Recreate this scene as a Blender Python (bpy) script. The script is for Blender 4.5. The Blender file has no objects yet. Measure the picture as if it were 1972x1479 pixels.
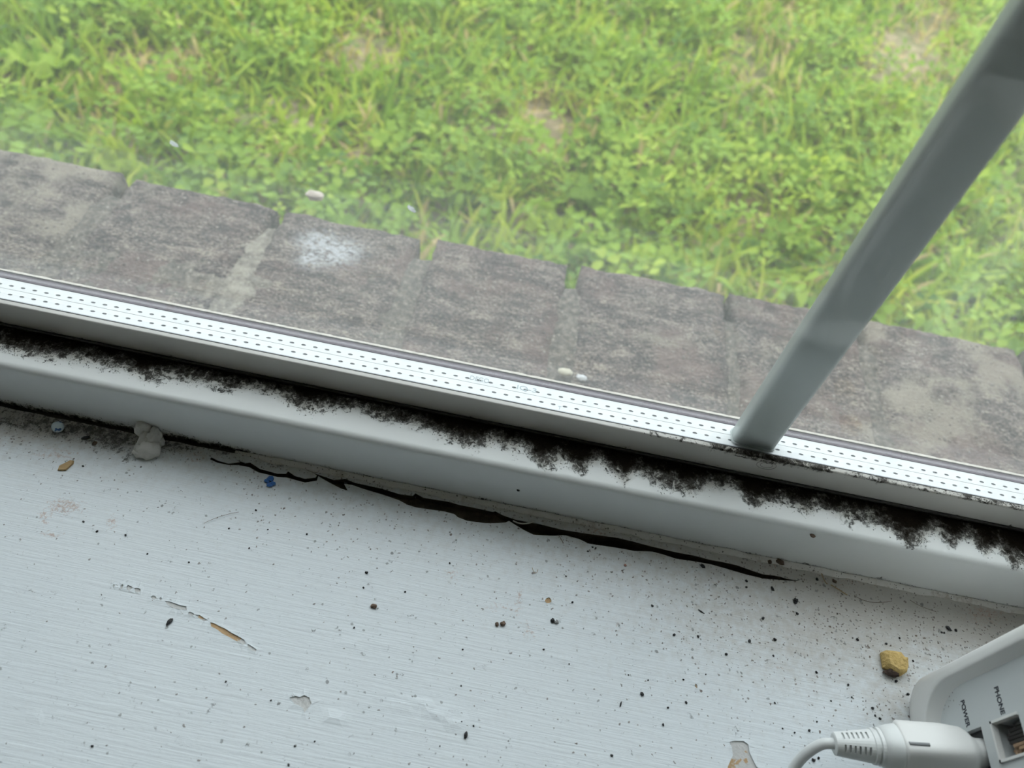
import bpy, bmesh, math, random
import numpy as np
from mathutils import Vector, Matrix, noise
from mathutils.geometry import delaunay_2d_cdt

random.seed(7); rng = np.random.default_rng(7)
C = bpy.context.scene.collection
S = bpy.context.scene
D2R = math.pi/180

# ------------------------------------------------------------------ camera
F, CX, CY = 1370.0, 986.0, 739.5
TILT, ROLL = 39.1*D2R, 11.42*D2R
CAM = Vector((0, 0, .30))
fwd = Vector((0, math.sin(TILT), -math.cos(TILT)))
up0 = Vector((0, math.cos(TILT), math.sin(TILT)))
X0 = Vector((1, 0, 0))
rgt = X0*math.cos(ROLL)+up0*math.sin(ROLL)
upv = -X0*math.sin(ROLL)+up0*math.cos(ROLL)
cd = bpy.data.cameras.new('camera'); cam = bpy.data.objects.new('camera', cd); C.objects.link(cam)
cam.matrix_world = Matrix(((rgt.x, upv.x, -fwd.x, CAM.x), (rgt.y, upv.y, -fwd.y, CAM.y), (rgt.z, upv.z, -fwd.z, CAM.z), (0, 0, 0, 1)))
cd.sensor_width = 36; cd.lens = F/1972*36; cd.clip_start = .005; cd.clip_end = 100
cd.dof.use_dof = True; cd.dof.focus_distance = .315; cd.dof.aperture_fstop = 9.0
S.camera = cam

def at(px, py, z=0.0):
    """the point of the horizontal plane z that a pixel of the 1972x1479 photograph looks at"""
    d = rgt*((px-CX)/F)+upv*((CY-py)/F)+fwd
    return CAM+d*((z-CAM.z)/d.z)
def to_px(P):
    """array (n,3) -> pixel coordinates (to look up where the photograph shows a stain)"""
    Q = np.asarray(P, float)-np.array(CAM)
    dep = Q@np.array(fwd)
    dep = np.where(dep > 1e-4, dep, 1e-4)
    return CX+F*(Q@np.array(rgt))/dep, CY-F*(Q@np.array(upv))/dep

# ------------------------------------------------------------------ world, exposure
S.view_settings.view_transform = 'Standard'; S.view_settings.look = 'None'
S.view_settings.gamma = 1; S.view_settings.use_curve_mapping = False
S.view_settings.exposure = 0.0
SKY = 4.5
w = bpy.data.worlds.new('overcast_sky'); S.world = w; w.use_nodes = True
nt = w.node_tree; nt.nodes.clear()
tc = nt.nodes.new('ShaderNodeTexCoord'); sx = nt.nodes.new('ShaderNodeSeparateXYZ'); rp = nt.nodes.new('ShaderNodeValToRGB')
bg = nt.nodes.new('ShaderNodeBackground'); ow = nt.nodes.new('ShaderNodeOutputWorld')
nt.links.new(tc.outputs['Generated'], sx.inputs[0]); nt.links.new(sx.outputs['Z'], rp.inputs[0])
nt.links.new(rp.outputs[0], bg.inputs[0]); nt.links.new(bg.outputs[0], ow.inputs[0])
rp.color_ramp.elements[0].position = 0; rp.color_ramp.elements[0].color = (.62, .68, .72, 1)
rp.color_ramp.elements[1].position = .9; rp.color_ramp.elements[1].color = (.90, .97, 1.0, 1)
bg.inputs['Strength'].default_value = SKY
S.cycles.max_bounces = 10; S.cycles.diffuse_bounces = 5; S.cycles.transparent_max_bounces = 24; S.cycles.glossy_bounces = 5
S.cycles.caustics_reflective = False; S.cycles.caustics_refractive = False

# ------------------------------------------------------------------ helpers
def link(o, parent=None):
    C.objects.link(o)
    if parent is not None: o.parent = parent
    return o
def tag(o, label=None, cat=None, group=None, kind=None):
    if label: o['label'] = label
    if cat: o['category'] = cat
    if group: o['group'] = group
    if kind: o['kind'] = kind
    return o
def empty(name, loc=(0, 0, 0)):
    o = bpy.data.objects.new(name, None); o.empty_display_size = .02; C.objects.link(o); o.location = loc
    return o
def mesh_obj(name, V, Fc, m, parent=None, smooth=False):
    me = bpy.data.meshes.new(name); me.from_pydata([tuple(v) for v in V], [], Fc); me.update()
    if smooth: me.polygons.foreach_set('use_smooth', [True]*len(me.polygons))
    if m: me.materials.append(m)
    o = bpy.data.objects.new(name, me); link(o, None)
    if parent is not None:
        o.parent = parent; o.matrix_parent_inverse = Matrix.Translation(-Vector(parent.location))
    return o
def bm_obj(name, bm, m, parent=None, smooth=False):
    me = bpy.data.meshes.new(name); bm.to_mesh(me); bm.free()
    if smooth: me.polygons.foreach_set('use_smooth', [True]*len(me.polygons))
    if m: me.materials.append(m)
    o = bpy.data.objects.new(name, me); link(o)
    if parent is not None:
        o.parent = parent; o.matrix_parent_inverse = Matrix.Translation(-Vector(parent.location))
    return o
def add_box(bm, x0, x1, y0, y1, z0, z1, bev=0):
    g = bmesh.ops.create_cube(bm, size=1)
    for v in g['verts']:
        v.co = Vector(((x0+x1)/2+v.co.x*(x1-x0), (y0+y1)/2+v.co.y*(y1-y0), (z0+z1)/2+v.co.z*(z1-z0)))
    if bev:
        es = {e for v in g['verts'] for e in v.link_edges}
        bmesh.ops.bevel(bm, geom=list(es), offset=bev, segments=3, profile=.5, affect='EDGES', clamp_overlap=True)
def box(name, x0, x1, y0, y1, z0, z1, m, parent=None, bev=0):
    bm = bmesh.new(); add_box(bm, x0, x1, y0, y1, z0, z1, bev)
    return bm_obj(name, bm, m, parent, smooth=False)
def set_attr(o, name, vals):
    a = o.data.attributes.new(name, 'FLOAT', 'POINT'); a.data.foreach_set('value', np.asarray(vals, dtype=np.float32))
def extrude_x(name, prof, xs, m, parent=None, smooth_idx=True, closed=False):
    """profile [(y,z)...] swept along the x list"""
    n = len(prof); V = []; Fc = []
    for x in xs:
        for (y, z) in prof: V.append((x, y, z))
    k = n if closed else n-1
    for i in range(len(xs)-1):
        for j in range(k):
            a = i*n+j; b = i*n+(j+1) % n
            Fc.append((a, b, b+n, a+n))
    Fc.append(tuple(range(n))[::-1]); Fc.append(tuple((len(xs)-1)*n+j for j in range(n)))
    return mesh_obj(name, V, Fc, m, parent)
def inpoly(x, y, P):
    c = False; n = len(P); j = n-1
    for i in range(n):
        xi, yi = P[i]; xj, yj = P[j]
        if (yi > y) != (yj > y) and x < (xj-xi)*(y-yi)/(yj-yi)+xi: c = not c
        j = i
    return c
def sheet(outline, holes, pts):
    """triangulated flat sheet with holes: returns verts2d, tris"""
    V = []; E = []
    for L in [outline]+holes:
        s = len(V)
        V += [Vector((a, b)) for a, b in L]
        E += [(s+i, s+(i+1) % len(L)) for i in range(len(L))]
    V += [Vector(p) for p in pts]
    r = delaunay_2d_cdt(V, E, [], 0, 1e-7)
    vs, fs = r[0], r[2]
    bb = [(min(p[0] for p in h), max(p[0] for p in h), min(p[1] for p in h), max(p[1] for p in h), h) for h in holes]
    out = []
    for f in fs:
        c = sum((vs[i] for i in f), Vector((0, 0)))/len(f)
        if not inpoly(c.x, c.y, outline): continue
        if any(a < c.x < b and d < c.y < e and inpoly(c.x, c.y, h) for a, b, d, e, h in bb): continue
        out.append(f)
    return vs, out
def blob(P, r, amp, fr, seed=0, sub=3, sc=(1, 1, 1)):
    bm = bmesh.new(); bmesh.ops.create_icosphere(bm, subdivisions=sub, radius=1)
    for v in bm.verts:
        d = v.co.normalized()
        k = 1+amp*noise.fractal(d*fr+Vector((seed*3.7, seed, 0)), 1.0, 2.0, 3)
        v.co = Vector((d.x*k*r*sc[0], d.y*k*r*sc[1], d.z*k*r*sc[2]))+Vector(P)
    return bm
def to_mesh(o):
    bpy.context.view_layer.update(); dg = bpy.context.evaluated_depsgraph_get()
    me = bpy.data.meshes.new_from_object(o.evaluated_get(dg)); me.name = o.name
    if not me.materials: me.materials.append(o.data.materials[0])
    nm = o.name; o.name = nm+'_src'; q = bpy.data.objects.new(nm, me); C.objects.link(q); q.matrix_world = o.matrix_world.copy()
    bpy.data.objects.remove(o, do_unlink=True)
    return q
def tube(name, pts, r, m, parent=None, cyclic=False, res=6):
    cu = bpy.data.curves.new(name, 'CURVE'); cu.dimensions = '3D'; cu.bevel_depth = r; cu.bevel_resolution = 4; cu.resolution_u = res
    sp = cu.splines.new('NURBS'); sp.points.add(len(pts)-1)
    for i, p in enumerate(pts): sp.points[i].co = (*p, 1)
    sp.use_endpoint_u = not cyclic; sp.use_cyclic_u = cyclic; sp.order_u = 4
    cu.materials.append(m); cu.use_fill_caps = True
    o = bpy.data.objects.new(name, cu); link(o); o = to_mesh(o)
    o.data.polygons.foreach_set('use_smooth', [True]*len(o.data.polygons))
    if parent is not None:
        o.parent = parent; o.matrix_parent_inverse = Matrix.Translation(-Vector(parent.location))
    return o

class Mat:
    def __init__(s, name, col=(.8, .8, .8), rough=.5, spec=.5):
        s.m = bpy.data.materials.new(name); s.m.use_nodes = True; s.t = s.m.node_tree
        s.b = s.t.nodes['Principled BSDF']; s.b.inputs['Base Color'].default_value = (*col, 1)
        s.b.inputs['Roughness'].default_value = rough; s.b.inputs['Specular IOR Level'].default_value = spec
        s.co = s.t.nodes.new('ShaderNodeTexCoord').outputs['Object']
    def n(s, typ, **kw):
        nd = s.t.nodes.new(typ)
        for k, v in kw.items(): setattr(nd, k, v)
        return nd
    def put(s, sock, v):
        if hasattr(v, 'is_linked') or isinstance(v, bpy.types.NodeSocket): s.t.links.new(v, sock)
        elif isinstance(v, tuple) and len(v) == 3 and sock.type == 'RGBA': sock.default_value = (*v, 1)
        else: sock.default_value = v
    def map(s, sc, src=None):
        q = s.n('ShaderNodeMapping'); s.put(q.inputs['Vector'], src or s.co); q.inputs['Scale'].default_value = sc
        return q.outputs[0]
    def noise(s, scale, det=4, rough=.55, vec=None, dist=0, out=0):
        q = s.n('ShaderNodeTexNoise'); s.put(q.inputs['Vector'], vec or s.co)
        q.inputs['Scale'].default_value = scale; q.inputs['Detail'].default_value = det; q.inputs['Roughness'].default_value = rough
        q.inputs['Distortion'].default_value = dist
        return q.outputs[out]
    def vor(s, scale, vec=None, out='Distance', rnd=1):
        q = s.n('ShaderNodeTexVoronoi'); s.put(q.inputs['Vector'], vec or s.co); q.inputs['Scale'].default_value = scale
        q.inputs['Randomness'].default_value = rnd
        return q.outputs[out], q.outputs['Color']
    def math(s, op, a, b=0.0, c=0.0, clamp=False):
        q = s.n('ShaderNodeMath', operation=op); q.use_clamp = clamp
        s.put(q.inputs[0], a); s.put(q.inputs[1], b); s.put(q.inputs[2], c)
        return q.outputs[0]
    def step(s, v, a, b, c=0.0, d=1.0):
        q = s.n('ShaderNodeMapRange'); q.interpolation_type = 'SMOOTHSTEP'; s.put(q.inputs[0], v)
        for i, x in enumerate((a, b, c, d)): s.put(q.inputs[1+i], x)
        return q.outputs[0]
    def mix(s, f, a, b, mode='MIX'):
        q = s.n('ShaderNodeMix', data_type='RGBA', blend_type=mode)
        s.put(q.inputs[0], f); s.put(q.inputs[6], a); s.put(q.inputs[7], b)
        return q.outputs[2]
    def ramp(s, v, stops):
        q = s.n('ShaderNodeValToRGB'); s.put(q.inputs[0], v); e = q.color_ramp.elements
        while len(e) < len(stops): e.new(.5)
        for i, (p, c) in enumerate(stops): e[i].position = p; e[i].color = (*c, 1)
        return q.outputs[0]
    def attr(s, name, out='Fac'):
        q = s.n('ShaderNodeAttribute'); q.attribute_name = name
        return q.outputs[out]
    def sep(s, v):
        q = s.n('ShaderNodeSeparateColor'); s.put(q.inputs[0], v); return q.outputs
    def bump(s, h, dist=.001, strength=1.0, prev=None):
        q = s.n('ShaderNodeBump'); s.put(q.inputs['Height'], h); q.inputs['Distance'].default_value = dist
        q.inputs['Strength'].default_value = strength
        if prev: s.put(q.inputs['Normal'], prev)
        return q.outputs[0]
    def col(s, v): s.put(s.b.inputs['Base Color'], v); return s
    def nrm(s, v): s.put(s.b.inputs['Normal'], v); return s
    def rgh(s, v): s.put(s.b.inputs['Roughness'], v); return s

# ------------------------------------------------------------------ materials
def specks(M, density, s_small=900, s_big=260):
    """irregular little dots; density 0..1 socket"""
    wob = M.mix(.0016, M.co, M.noise(700, 2, out=1), 'ADD')
    d1, c1 = M.vor(s_small, wob); r1 = M.sep(c1)
    on1 = M.math('LESS_THAN', r1[0], M.math('MULTIPLY', density, .75))
    dot1 = M.math('MULTIPLY', M.step(d1, M.math('MULTIPLY', r1[1], .30), M.math('MULTIPLY_ADD', r1[1], .38, .07), 1.0, 0.0), on1)
    d2, c2 = M.vor(s_big, wob); r2 = M.sep(c2)
    on2 = M.math('LESS_THAN', r2[0], M.math('MULTIPLY', density, .55))
    dot2 = M.math('MULTIPLY', M.step(d2, M.math('MULTIPLY', r2[1], .16), M.math('MULTIPLY_ADD', r2[1], .17, .04), 1.0, 0.0), on2)
    return M.math('MAXIMUM', M.math('MULTIPLY', dot1, .8), dot2), r1[2]
def mould_mask(M, a, sc=420):
    """breaks a smooth 0..1 reach value up into mould colonies, dots and fuzz"""
    big = M.noise(sc*.40, 2, .5)
    mid = M.noise(sc*1.15, 3, .6, dist=.8)
    fine = M.noise(sc*4.0, 6, .8, dist=.5)
    v = M.math('ADD', a, M.math('MULTIPLY_ADD', big, 1.7, -.85))
    v = M.math('ADD', v, M.math('MULTIPLY_ADD', mid, 2.2, -1.1))
    v = M.math('ADD', v, M.math('MULTIPLY_ADD', fine, 1.9, -.95))
    solid = M.math('MULTIPLY', M.step(v, .34, .78), M.step(v, .2, 1.5, .70, 1.0))
    sp, _ = specks(M, M.step(a, -.15, .45, 0.0, .9), 1100, 420)
    return M.math('MAXIMUM', solid, M.math('MULTIPLY', sp, .9))

# white PVC of the window
def pvc(name, tint=(.80, .815, .81), grime=True, rough=.32):
    M = Mat(name, tint, rough)
    c = M.mix(M.noise(60, 3), tint, tuple(k*.94 for k in tint))
    if grime:
        mm = mould_mask(M, M.attr('mould'))
        yel = M.step(M.math('ADD', M.attr('mould'), M.math('MULTIPLY_ADD', M.noise(300, 4), .8, -.4)), .0, .8, 0, .55)
        c = M.mix(yel, c, (.43, .40, .34))
        mc = M.mix(M.noise(900, 3), (.006, .005, .004), (.026, .020, .014))
        M.put(M.b.inputs['Specular IOR Level'], M.math('MULTIPLY_ADD', mm, -.5, .5, clamp=True))
        c = M.mix(mm, c, mc)
        M.rgh(M.math('MULTIPLY_ADD', mm, .5, rough))
        M.nrm(M.bump(M.math('MULTIPLY', mm, M.noise(1500, 3)), .0004))
    M.col(c); return M.m
M_frame = pvc('white_pvc_frame')
M_bead = pvc('white_pvc_bead', (.66, .64, .61))
M_plain = pvc('white_pvc_clean', grime=False)
M = Mat('grey_pvc_bar', (.62, .67, .66), .38, .5)
M.col(M.mix(M.noise(30, 2), (.60, .66, .65), (.64, .69, .68))); M_bar = M.m
M = Mat('spacer_coating', (.86, .88, .89), .35); M.col(M.mix(M.noise(200, 2), (.85, .87, .88), (.89, .91, .92))); M_spacer = M.m
M = Mat('dark_hole', (.10, .11, .13), .7); M_hole = M.m
M = Mat('perforation_grey', (.27, .28, .30), .7); M_hole2 = M.m
M = Mat('print_ink_pale', (.46, .54, .58), .5); M_ink = M.m
M = Mat('print_ink_dark', (.03, .035, .05), .5); M_inkd = M.m
M = Mat('black_gasket', (.02, .02, .02), .5); M.col(M.mix(M.noise(500, 4), (.006, .006, .006), (.05, .045, .04)))
M.nrm(M.bump(M.noise(900, 4), .0004)); M_gasket = M.m
M = Mat('purple_seal', (.10, .08, .11), .5); M.col(M.mix(M.noise(150, 3), (.065, .050, .075), (.12, .09, .12))); M_seal = M.m
M = Mat('dirty_outer_bead', (.45, .42, .38), .8); M.col(M.mix(M.noise(350, 5), (.24, .21, .18), (.62, .58, .52)))
M.nrm(M.bump(M.noise(700, 5), .0006)); M_obead = M.m

# glass: thin panes, transparent plus Fresnel reflection plus a film of dirt
def glass(name, dirt):
    m = bpy.data.materials.new(name); m.use_nodes = True; t = m.node_tree; t.nodes.clear(); N = t.nodes.new; L = t.links.new
    out = N('ShaderNodeOutputMaterial'); tr = N('ShaderNodeBsdfTransparent'); tr.inputs[0].default_value = (.988, .992, .988, 1)
    gl = N('ShaderNodeBsdfGlossy'); gl.inputs['Roughness'].default_value = .0; gl.inputs[0].default_value = (1, 1, 1, 1)
    geo = N('ShaderNodeNewGeometry'); dp = N('ShaderNodeVectorMath'); dp.operation = 'DOT_PRODUCT'
    L(geo.outputs['Incoming'], dp.inputs[0]); L(geo.outputs['Normal'], dp.inputs[1])
    def mt(op, a, b=0, c=0):
        q = N('ShaderNodeMath'); q.operation = op
        for i, v in enumerate((a, b, c)):
            if isinstance(v, bpy.types.NodeSocket): L(v, q.inputs[i])
            else: q.inputs[i].default_value = v
        return q.outputs[0]
    cs = mt('ABSOLUTE', dp.outputs['Value']); om = mt('SUBTRACT', 1, cs); p5 = mt('POWER', om, 5)
    fr = mt('MULTIPLY_ADD', p5, .957, .043)
    m1 = N('ShaderNodeMixShader'); L(fr, m1.inputs[0]); L(tr.outputs[0], m1.inputs[1]); L(gl.outputs[0], m1.inputs[2])
    df = N('ShaderNodeBsdfTranslucent'); df.inputs[0].default_value = (.9, .9, .88, 1)
    d2 = N('ShaderNodeBsdfDiffuse'); d2.inputs[0].default_value = (.8, .8, .78, 1)
    mm = N('ShaderNodeMixShader'); mm.inputs[0].default_value = .5; L(df.outputs[0], mm.inputs[1]); L(d2.outputs[0], mm.inputs[2])
    tcn = N('ShaderNodeTexCoord'); nz = N('ShaderNodeTexNoise'); L(tcn.outputs['Object'], nz.inputs['Vector'])
    nz.inputs['Scale'].default_value = 9; nz.inputs['Detail'].default_value = 5
    ds = mt('MULTIPLY_ADD', nz.outputs[0], dirt*1.6, dirt*.2)
    m2 = N('ShaderNodeMixShader'); L(ds, m2.inputs[0]); L(m1.outputs[0], m2.inputs[1]); L(mm.outputs[0], m2.inputs[2])
    L(m2.outputs[0], out.inputs[0]); return m
M_glass = glass('window_glass', .022)
M_glass2 = glass('window_glass_outer', .036)

# painted sill
M = Mat('painted_sill', (.78, .80, .82), .42)
brush = M.noise(1.0, 6, .65, vec=M.map((28, 650, 300)))
brush2 = M.noise(1.0, 3, .6, vec=M.map((60, 1500, 300)))
orange = M.noise(330, 3, .5)
c = M.mix(M.noise(14, 4), (.665, .715, .755), (.725, .765, .795))
c = M.mix(M.step(brush, .45, .75, 0, .12), c, (.62, .65, .68))
dust = M.attr('dust'); warm = M.attr('warm'); mo = M.attr('mould')
c = M.mix(M.math('MULTIPLY', M.step(M.math('ADD', M.attr('dust'), M.math('MULTIPLY_ADD', M.noise(240, 5, .7), 1.1, -.55)), .05, 1.0), .75), c, (.42, .375, .32))  # dust film, made stronger to paint in the shading near the frame
rust = M.math('MULTIPLY', M.step(M.math('ADD', warm, M.math('MULTIPLY_ADD', M.noise(620, 6, .8, dist=.5), 2.6, -1.3)), .50, .95), .6)
c = M.mix(rust, c, (.42, .24, .17))
sp, rr = specks(M, dust, 800, 300)
c = M.mix(M.math('MULTIPLY', sp, .85), c, M.mix(rr, (.03, .026, .022), (.16, .10, .07)))
sp2, rr2 = specks(M, M.math('MULTIPLY_ADD', dust, .22, .045), 560, 190)
c = M.mix(M.math('MULTIPLY', sp2, .7), c, (.10, .10, .10))
mm = mould_mask(M, mo, 520); c = M.mix(M.math('MULTIPLY', mm, .9), c, (.03, .024, .018)); M.col(c)
h = M.math('ADD', M.math('MULTIPLY', brush, 1.0), M.math('MULTIPLY', orange, .35)); h = M.math('ADD', h, M.math('MULTIPLY', brush2, .5))
nb = M.bump(h, .00026, .7); nb = M.bump(M.math('MAXIMUM', sp, mm), .0003, .6, nb); M.nrm(nb)
M_sill = M.m
M = Mat('primer_under_paint', (.55, .54, .53), .75)
c = M.mix(M.noise(200, 4), (.50, .50, .50), (.60, .59, .575))
c = M.mix(M.step(M.math('ADD', M.attr('tan'), M.math('MULTIPLY_ADD', M.noise(420, 4, .7), 1.0, -.5)), .48, .56), c, M.mix(M.noise(600, 3), (.40, .25, .13), (.52, .36, .20)))
M.col(c); M.nrm(M.bump(M.noise(700, 4), .0003)); M_primer = M.m
M = Mat('crack_filler_shade', (.08, .06, .045), .95)
c = M.mix(M.noise(260, 6, .7), (.035, .028, .022), (.125, .095, .065)); c = M.mix(M.step(M.noise(90, 3), .5, .62, 0, .6), c, (.15, .115, .08)); M.col(c)
M.nrm(M.bump(M.noise(500, 6), .0015)); M_filler_shade = M.m
M = Mat('dirty_caulk', (.6, .58, .55), .6)
c = M.mix(M.noise(150, 4), (.74, .735, .72), (.62, .58, .54))
sp, rr = specks(M, .55, 900, 330); c = M.mix(M.step(M.noise(110, 5, .7), .52, .72, 0, .6), c, (.25, .18, .12)); c = M.mix(sp, c, (.05, .035, .025)); M.col(c)
M.nrm(M.bump(M.noise(300, 5), .0006)); M_caulk = M.m

# outside
def brick_mat():
    M = Mat('weathered_brick', (.25, .22, .2), .9)
    v = M.mix(1.0, M.co, M.attr('shift', 'Vector'), 'ADD')
    tone = M.attr('tone')
    st = M.noise(1.0, 7, .72, vec=M.map((45, 110, 60), v))
    fg = M.noise(1.0, 5, .75, vec=M.map((420, 800, 500), v)); st = M.math('ADD', st, M.math('MULTIPLY_ADD', fg, 1.3, -.65))
    base = M.ramp(st, [(.34, (.040, .030, .029)), (.46, (.135, .100, .095)), (.56, (.255, .200, .178)), (.68, (.54, .45, .365))])
    pk = M.mix(M.step(M.noise(18, 4, .6, vec=v), .48, .66, 0, .55), base, (.27, .165, .15))
    tn = M.mix(M.step(M.math('ADD', M.noise(22, 5, .65, vec=v), M.math('MULTIPLY_ADD', tone, .3, -.15)), .56, .70, 0, .75), pk, (.50, .43, .34))
    gr = M.mix(M.step(M.noise(30, 5, .6, vec=v), .60, .75, 0, .5), tn, (.12, .125, .095))
    d, cc = M.vor(300, v); peb = M.math('MULTIPLY', M.step(d, .20, .40, 1, 0), M.math('LESS_THAN', M.sep(cc)[0], .40))
    c = M.mix(peb, gr, M.mix(M.sep(cc)[1], (.52, .45, .38), (.09, .07, .06)))
    wh = M.math('MULTIPLY', M.attr('lime'), M.step(M.noise(1.0, 6, .75, vec=M.map((260, 420, 200), v)), .40, .56))
    c = M.mix(M.math('MULTIPLY', wh, .9, clamp=True), c, (.74, .75, .78))
    M.col(c)
    hh = M.math('ADD', M.noise(260, 6, .7, vec=v), M.math('MULTIPLY', peb, .7)); hh = M.math('ADD', hh, M.math('MULTIPLY', st, 1.2))
    M.nrm(M.bump(hh, .0030, 1.0)); return M.m
M_brick = brick_mat()
M = Mat('sandy_mortar', (.4, .36, .3), .95)
c = M.ramp(M.noise(190, 8, .8), [(.36, (.05, .042, .036)), (.5, (.17, .145, .125)), (.64, (.40, .34, .28))])
d, cc = M.vor(330); c = M.mix(M.math('MULTIPLY', M.step(d, .22, .38, 1, 0), M.math('LESS_THAN', M.sep(cc)[1], .5)), c, M.mix(M.sep(cc)[0], (.46, .41, .34), (.17, .13, .11)))
c = M.mix(M.math('MULTIPLY', M.attr('pale'), M.step(M.noise(120, 4, .7), .38, .6, .15, .8)), c, M.mix(M.noise(300, 4), (.34, .30, .24), (.62, .57, .48)))
M.col(c); M.nrm(M.bump(M.noise(320, 6, .75), .0035)); M_mortar = M.m
M = Mat('soil_and_straw', (.2, .15, .1), .95)
c = M.ramp(M.noise(28, 7, .75), [(.3, (.12, .095, .055)), (.5, (.32, .25, .15)), (.68, (.55, .42, .27))])
c = M.mix(M.step(M.noise(5, 3), .4, .7, 0, .6), c, (.10, .17, .03)); M.col(c); M.nrm(M.bump(M.noise(60, 6), .02)); M_soil = M.m
def leafmat(name, ramp_, trans=.45):
    m = bpy.data.materials.new(name); m.use_nodes = True; t = m.node_tree; t.nodes.clear(); N = t.nodes.new; L = t.links.new
    a = N('ShaderNodeAttribute'); a.attribute_name = 'tint'; r = N('ShaderNodeValToRGB'); L(a.outputs['Fac'], r.inputs[0])
    e = r.color_ramp.elements
    while len(e) < len(ramp_): e.new(.5)
    for i, (p, c) in enumerate(ramp_): e[i].position = p; e[i].color = (*c, 1)
    p = N('ShaderNodeBsdfPrincipled'); p.inputs['Roughness'].default_value = .55; p.inputs['Specular IOR Level'].default_value = .3
    tl = N('ShaderNodeBsdfTranslucent'); mx = N('ShaderNodeMixShader'); mx.inputs[0].default_value = trans
    o = N('ShaderNodeOutputMaterial'); L(r.outputs[0], p.inputs[0]); L(r.outputs[0], tl.inputs[0])
    L(p.outputs[0], mx.inputs[1]); L(tl.outputs[0], mx.inputs[2]); L(mx.outputs[0], o.inputs[0]); return m
GREENS = [(0, (.055, .125, .010)), (.35, (.21, .36, .020)), (.6, (.40, .51, .035)), (.8, (.55, .60, .07)), (.9, (.56, .47, .16)), (1, (.66, .47, .26))]
M_grass = leafmat('grass_blades', GREENS)
M_leaf = leafmat('broad_leaves', [(0, (.08, .18, .02)), (.5, (.26, .41, .034)), (1, (.50, .59, .06))], .45)
M = Mat('outer_wall_brick', (.3, .2, .16), .9); M.col(M.mix(M.noise(40, 5), (.22, .14, .11), (.36, .25, .2))); M_outer = M.m
M = Mat('room_paint', (.72, .70, .66), .8); M.col(M.mix(M.noise(6, 3), (.70, .68, .64), (.75, .73, .69))); M_room = M.m
M = Mat('room_floor', (.3, .24, .18), .6); M.col(M.mix(M.noise(1, 4, vec=M.map((3, 40, 1))), (.20, .14, .09), (.30, .22, .15))); M_floor = M.m

# ------------------------------------------------------------------ room shell
WX0, WX1, WZ1 = -.56, .67, 1.12
def struct(o, label, cat): return tag(o, label, cat, kind='structure')
bm = bmesh.new()
add_box(bm, -1.7, 1.7, .030, .232, -.75, -.024)      # under the sill
add_box(bm, -1.7, WX0, .030, .232, -.024, 1.7); add_box(bm, WX1, 1.7, .030, .232, -.024, 1.7)
add_box(bm, WX0, WX1, .030, .232, WZ1, 1.7)
struct(bm_obj('wall_front', bm, M_room), 'inside wall around the window opening, under the white sill', 'wall')
bm = bmesh.new()
add_box(bm, -1.7, 1.7, .232, .372, -.75, -.130)
add_box(bm, -1.7, WX0, .232, .372, -.130, 1.9); add_box(bm, WX1, 1.7, .232, .372, -.130, 1.9)
add_box(bm, WX0, WX1, .232, .372, WZ1, 1.9)
struct(bm_obj('wall_outer', bm, M_outer), 'brick outer leaf of the house wall below the brick ledge', 'wall')
struct(box('wall_left', -1.76, -1.70, -2.6, .23, -.75, 1.7, M_room), 'plain painted wall left of the window', 'wall')
struct(box('wall_right', 1.70, 1.76, -2.6, .23, -.75, 1.7, M_room), 'plain painted wall right of the window', 'wall')
struct(box('wall_back', -1.76, 1.76, -2.66, -2.6, -.75, 1.7, M_room), 'plain painted wall at the back of the room', 'wall')
struct(box('ceiling', -1.76, 1.76, -2.66, .37, 1.7, 1.76, M_room), 'plain ceiling of the room', 'ceiling')
struct(box('floor', -1.76, 1.76, -2.66, .03, -.80, -.75, M_floor), 'wooden floor of the room', 'floor')

# ------------------------------------------------------------------ window
win = empty('window_1', (.05, .19, 0)); struct(win, 'white double glazed window with mouldy frame and one upright bar', 'window')
xs = np.arange(WX0, WX1+.001, .003)
def arc(cy, cz, r, a0, a1, n): return [(cy+r*math.cos(a), cz+r*math.sin(a)) for a in np.linspace(a0, a1, n)]
prof = [(.232, -.024), (.1712, -.024), (.1700, -.001), (.1700, .004), (.1700, .010), (.1700, .018), (.1700, .0255)]
prof += arc(.1732, .0287, .0032, math.pi, math.pi/2, 7)[1:]
for k in range(1, 12): prof.append((.1732+(.1905-.1732)*k/11, .0319+.0011*k/11))
prof += [(.1908, .0290), (.1930, .0288), (.1950, .0300), (.1965, .0440), (.2140, .0440), (.2320, .012)]
fr = extrude_x('sill_member', prof, list(xs), M_frame, win, closed=True)
fr.data.polygons.foreach_set('use_smooth', [True]*len(fr.data.polygons))
tag(fr, 'lower frame member with black mould along its ledge')
REACH = [(0, .55), (30, .6), (85, .62), (120, .55), (150, .5), (200, .45), (235, .42), (285, .62), (320, .45), (365, .42), (400, .35), (430, .45), (480, .3), (530, .33), (567, .55), (600, .6), (650, .33),
         (690, .28), (730, .38), (790, .40), (820, .35), (850, .52), (900, .68), (935, .52), (960, .4), (985, .6), (1010, .35), (1040, .85), (1058, .85), (1085, .5), (1120, .78), (1150, .32), (1180, .6), (1205, .85), (1225, .45),
         (1240, .52), (1280, .68), (1330, .72), (1360, .5), (1390, .42), (1420, .28), (1447, .80), (1462, .7), (1490, .5), (1530, .5), (1555, .62), (1580, .38), (1625, .58), (1665, .52), (1700, .55), (1730, .75), (1750, .98),
         (1775, .80), (1800, .42), (1835, .72), (1860, .35), (1900, .78), (1925, .5), (1950, .95), (1972, .85), (2100, .5), (2400, .6)]
rx = [a for a, b in REACH]; ry = [b for a, b in REACH]
def vco(o):
    n = len(o.data.vertices); a = np.empty(n*3); o.data.vertices.foreach_get('co', a); return a.reshape(n, 3)
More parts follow.
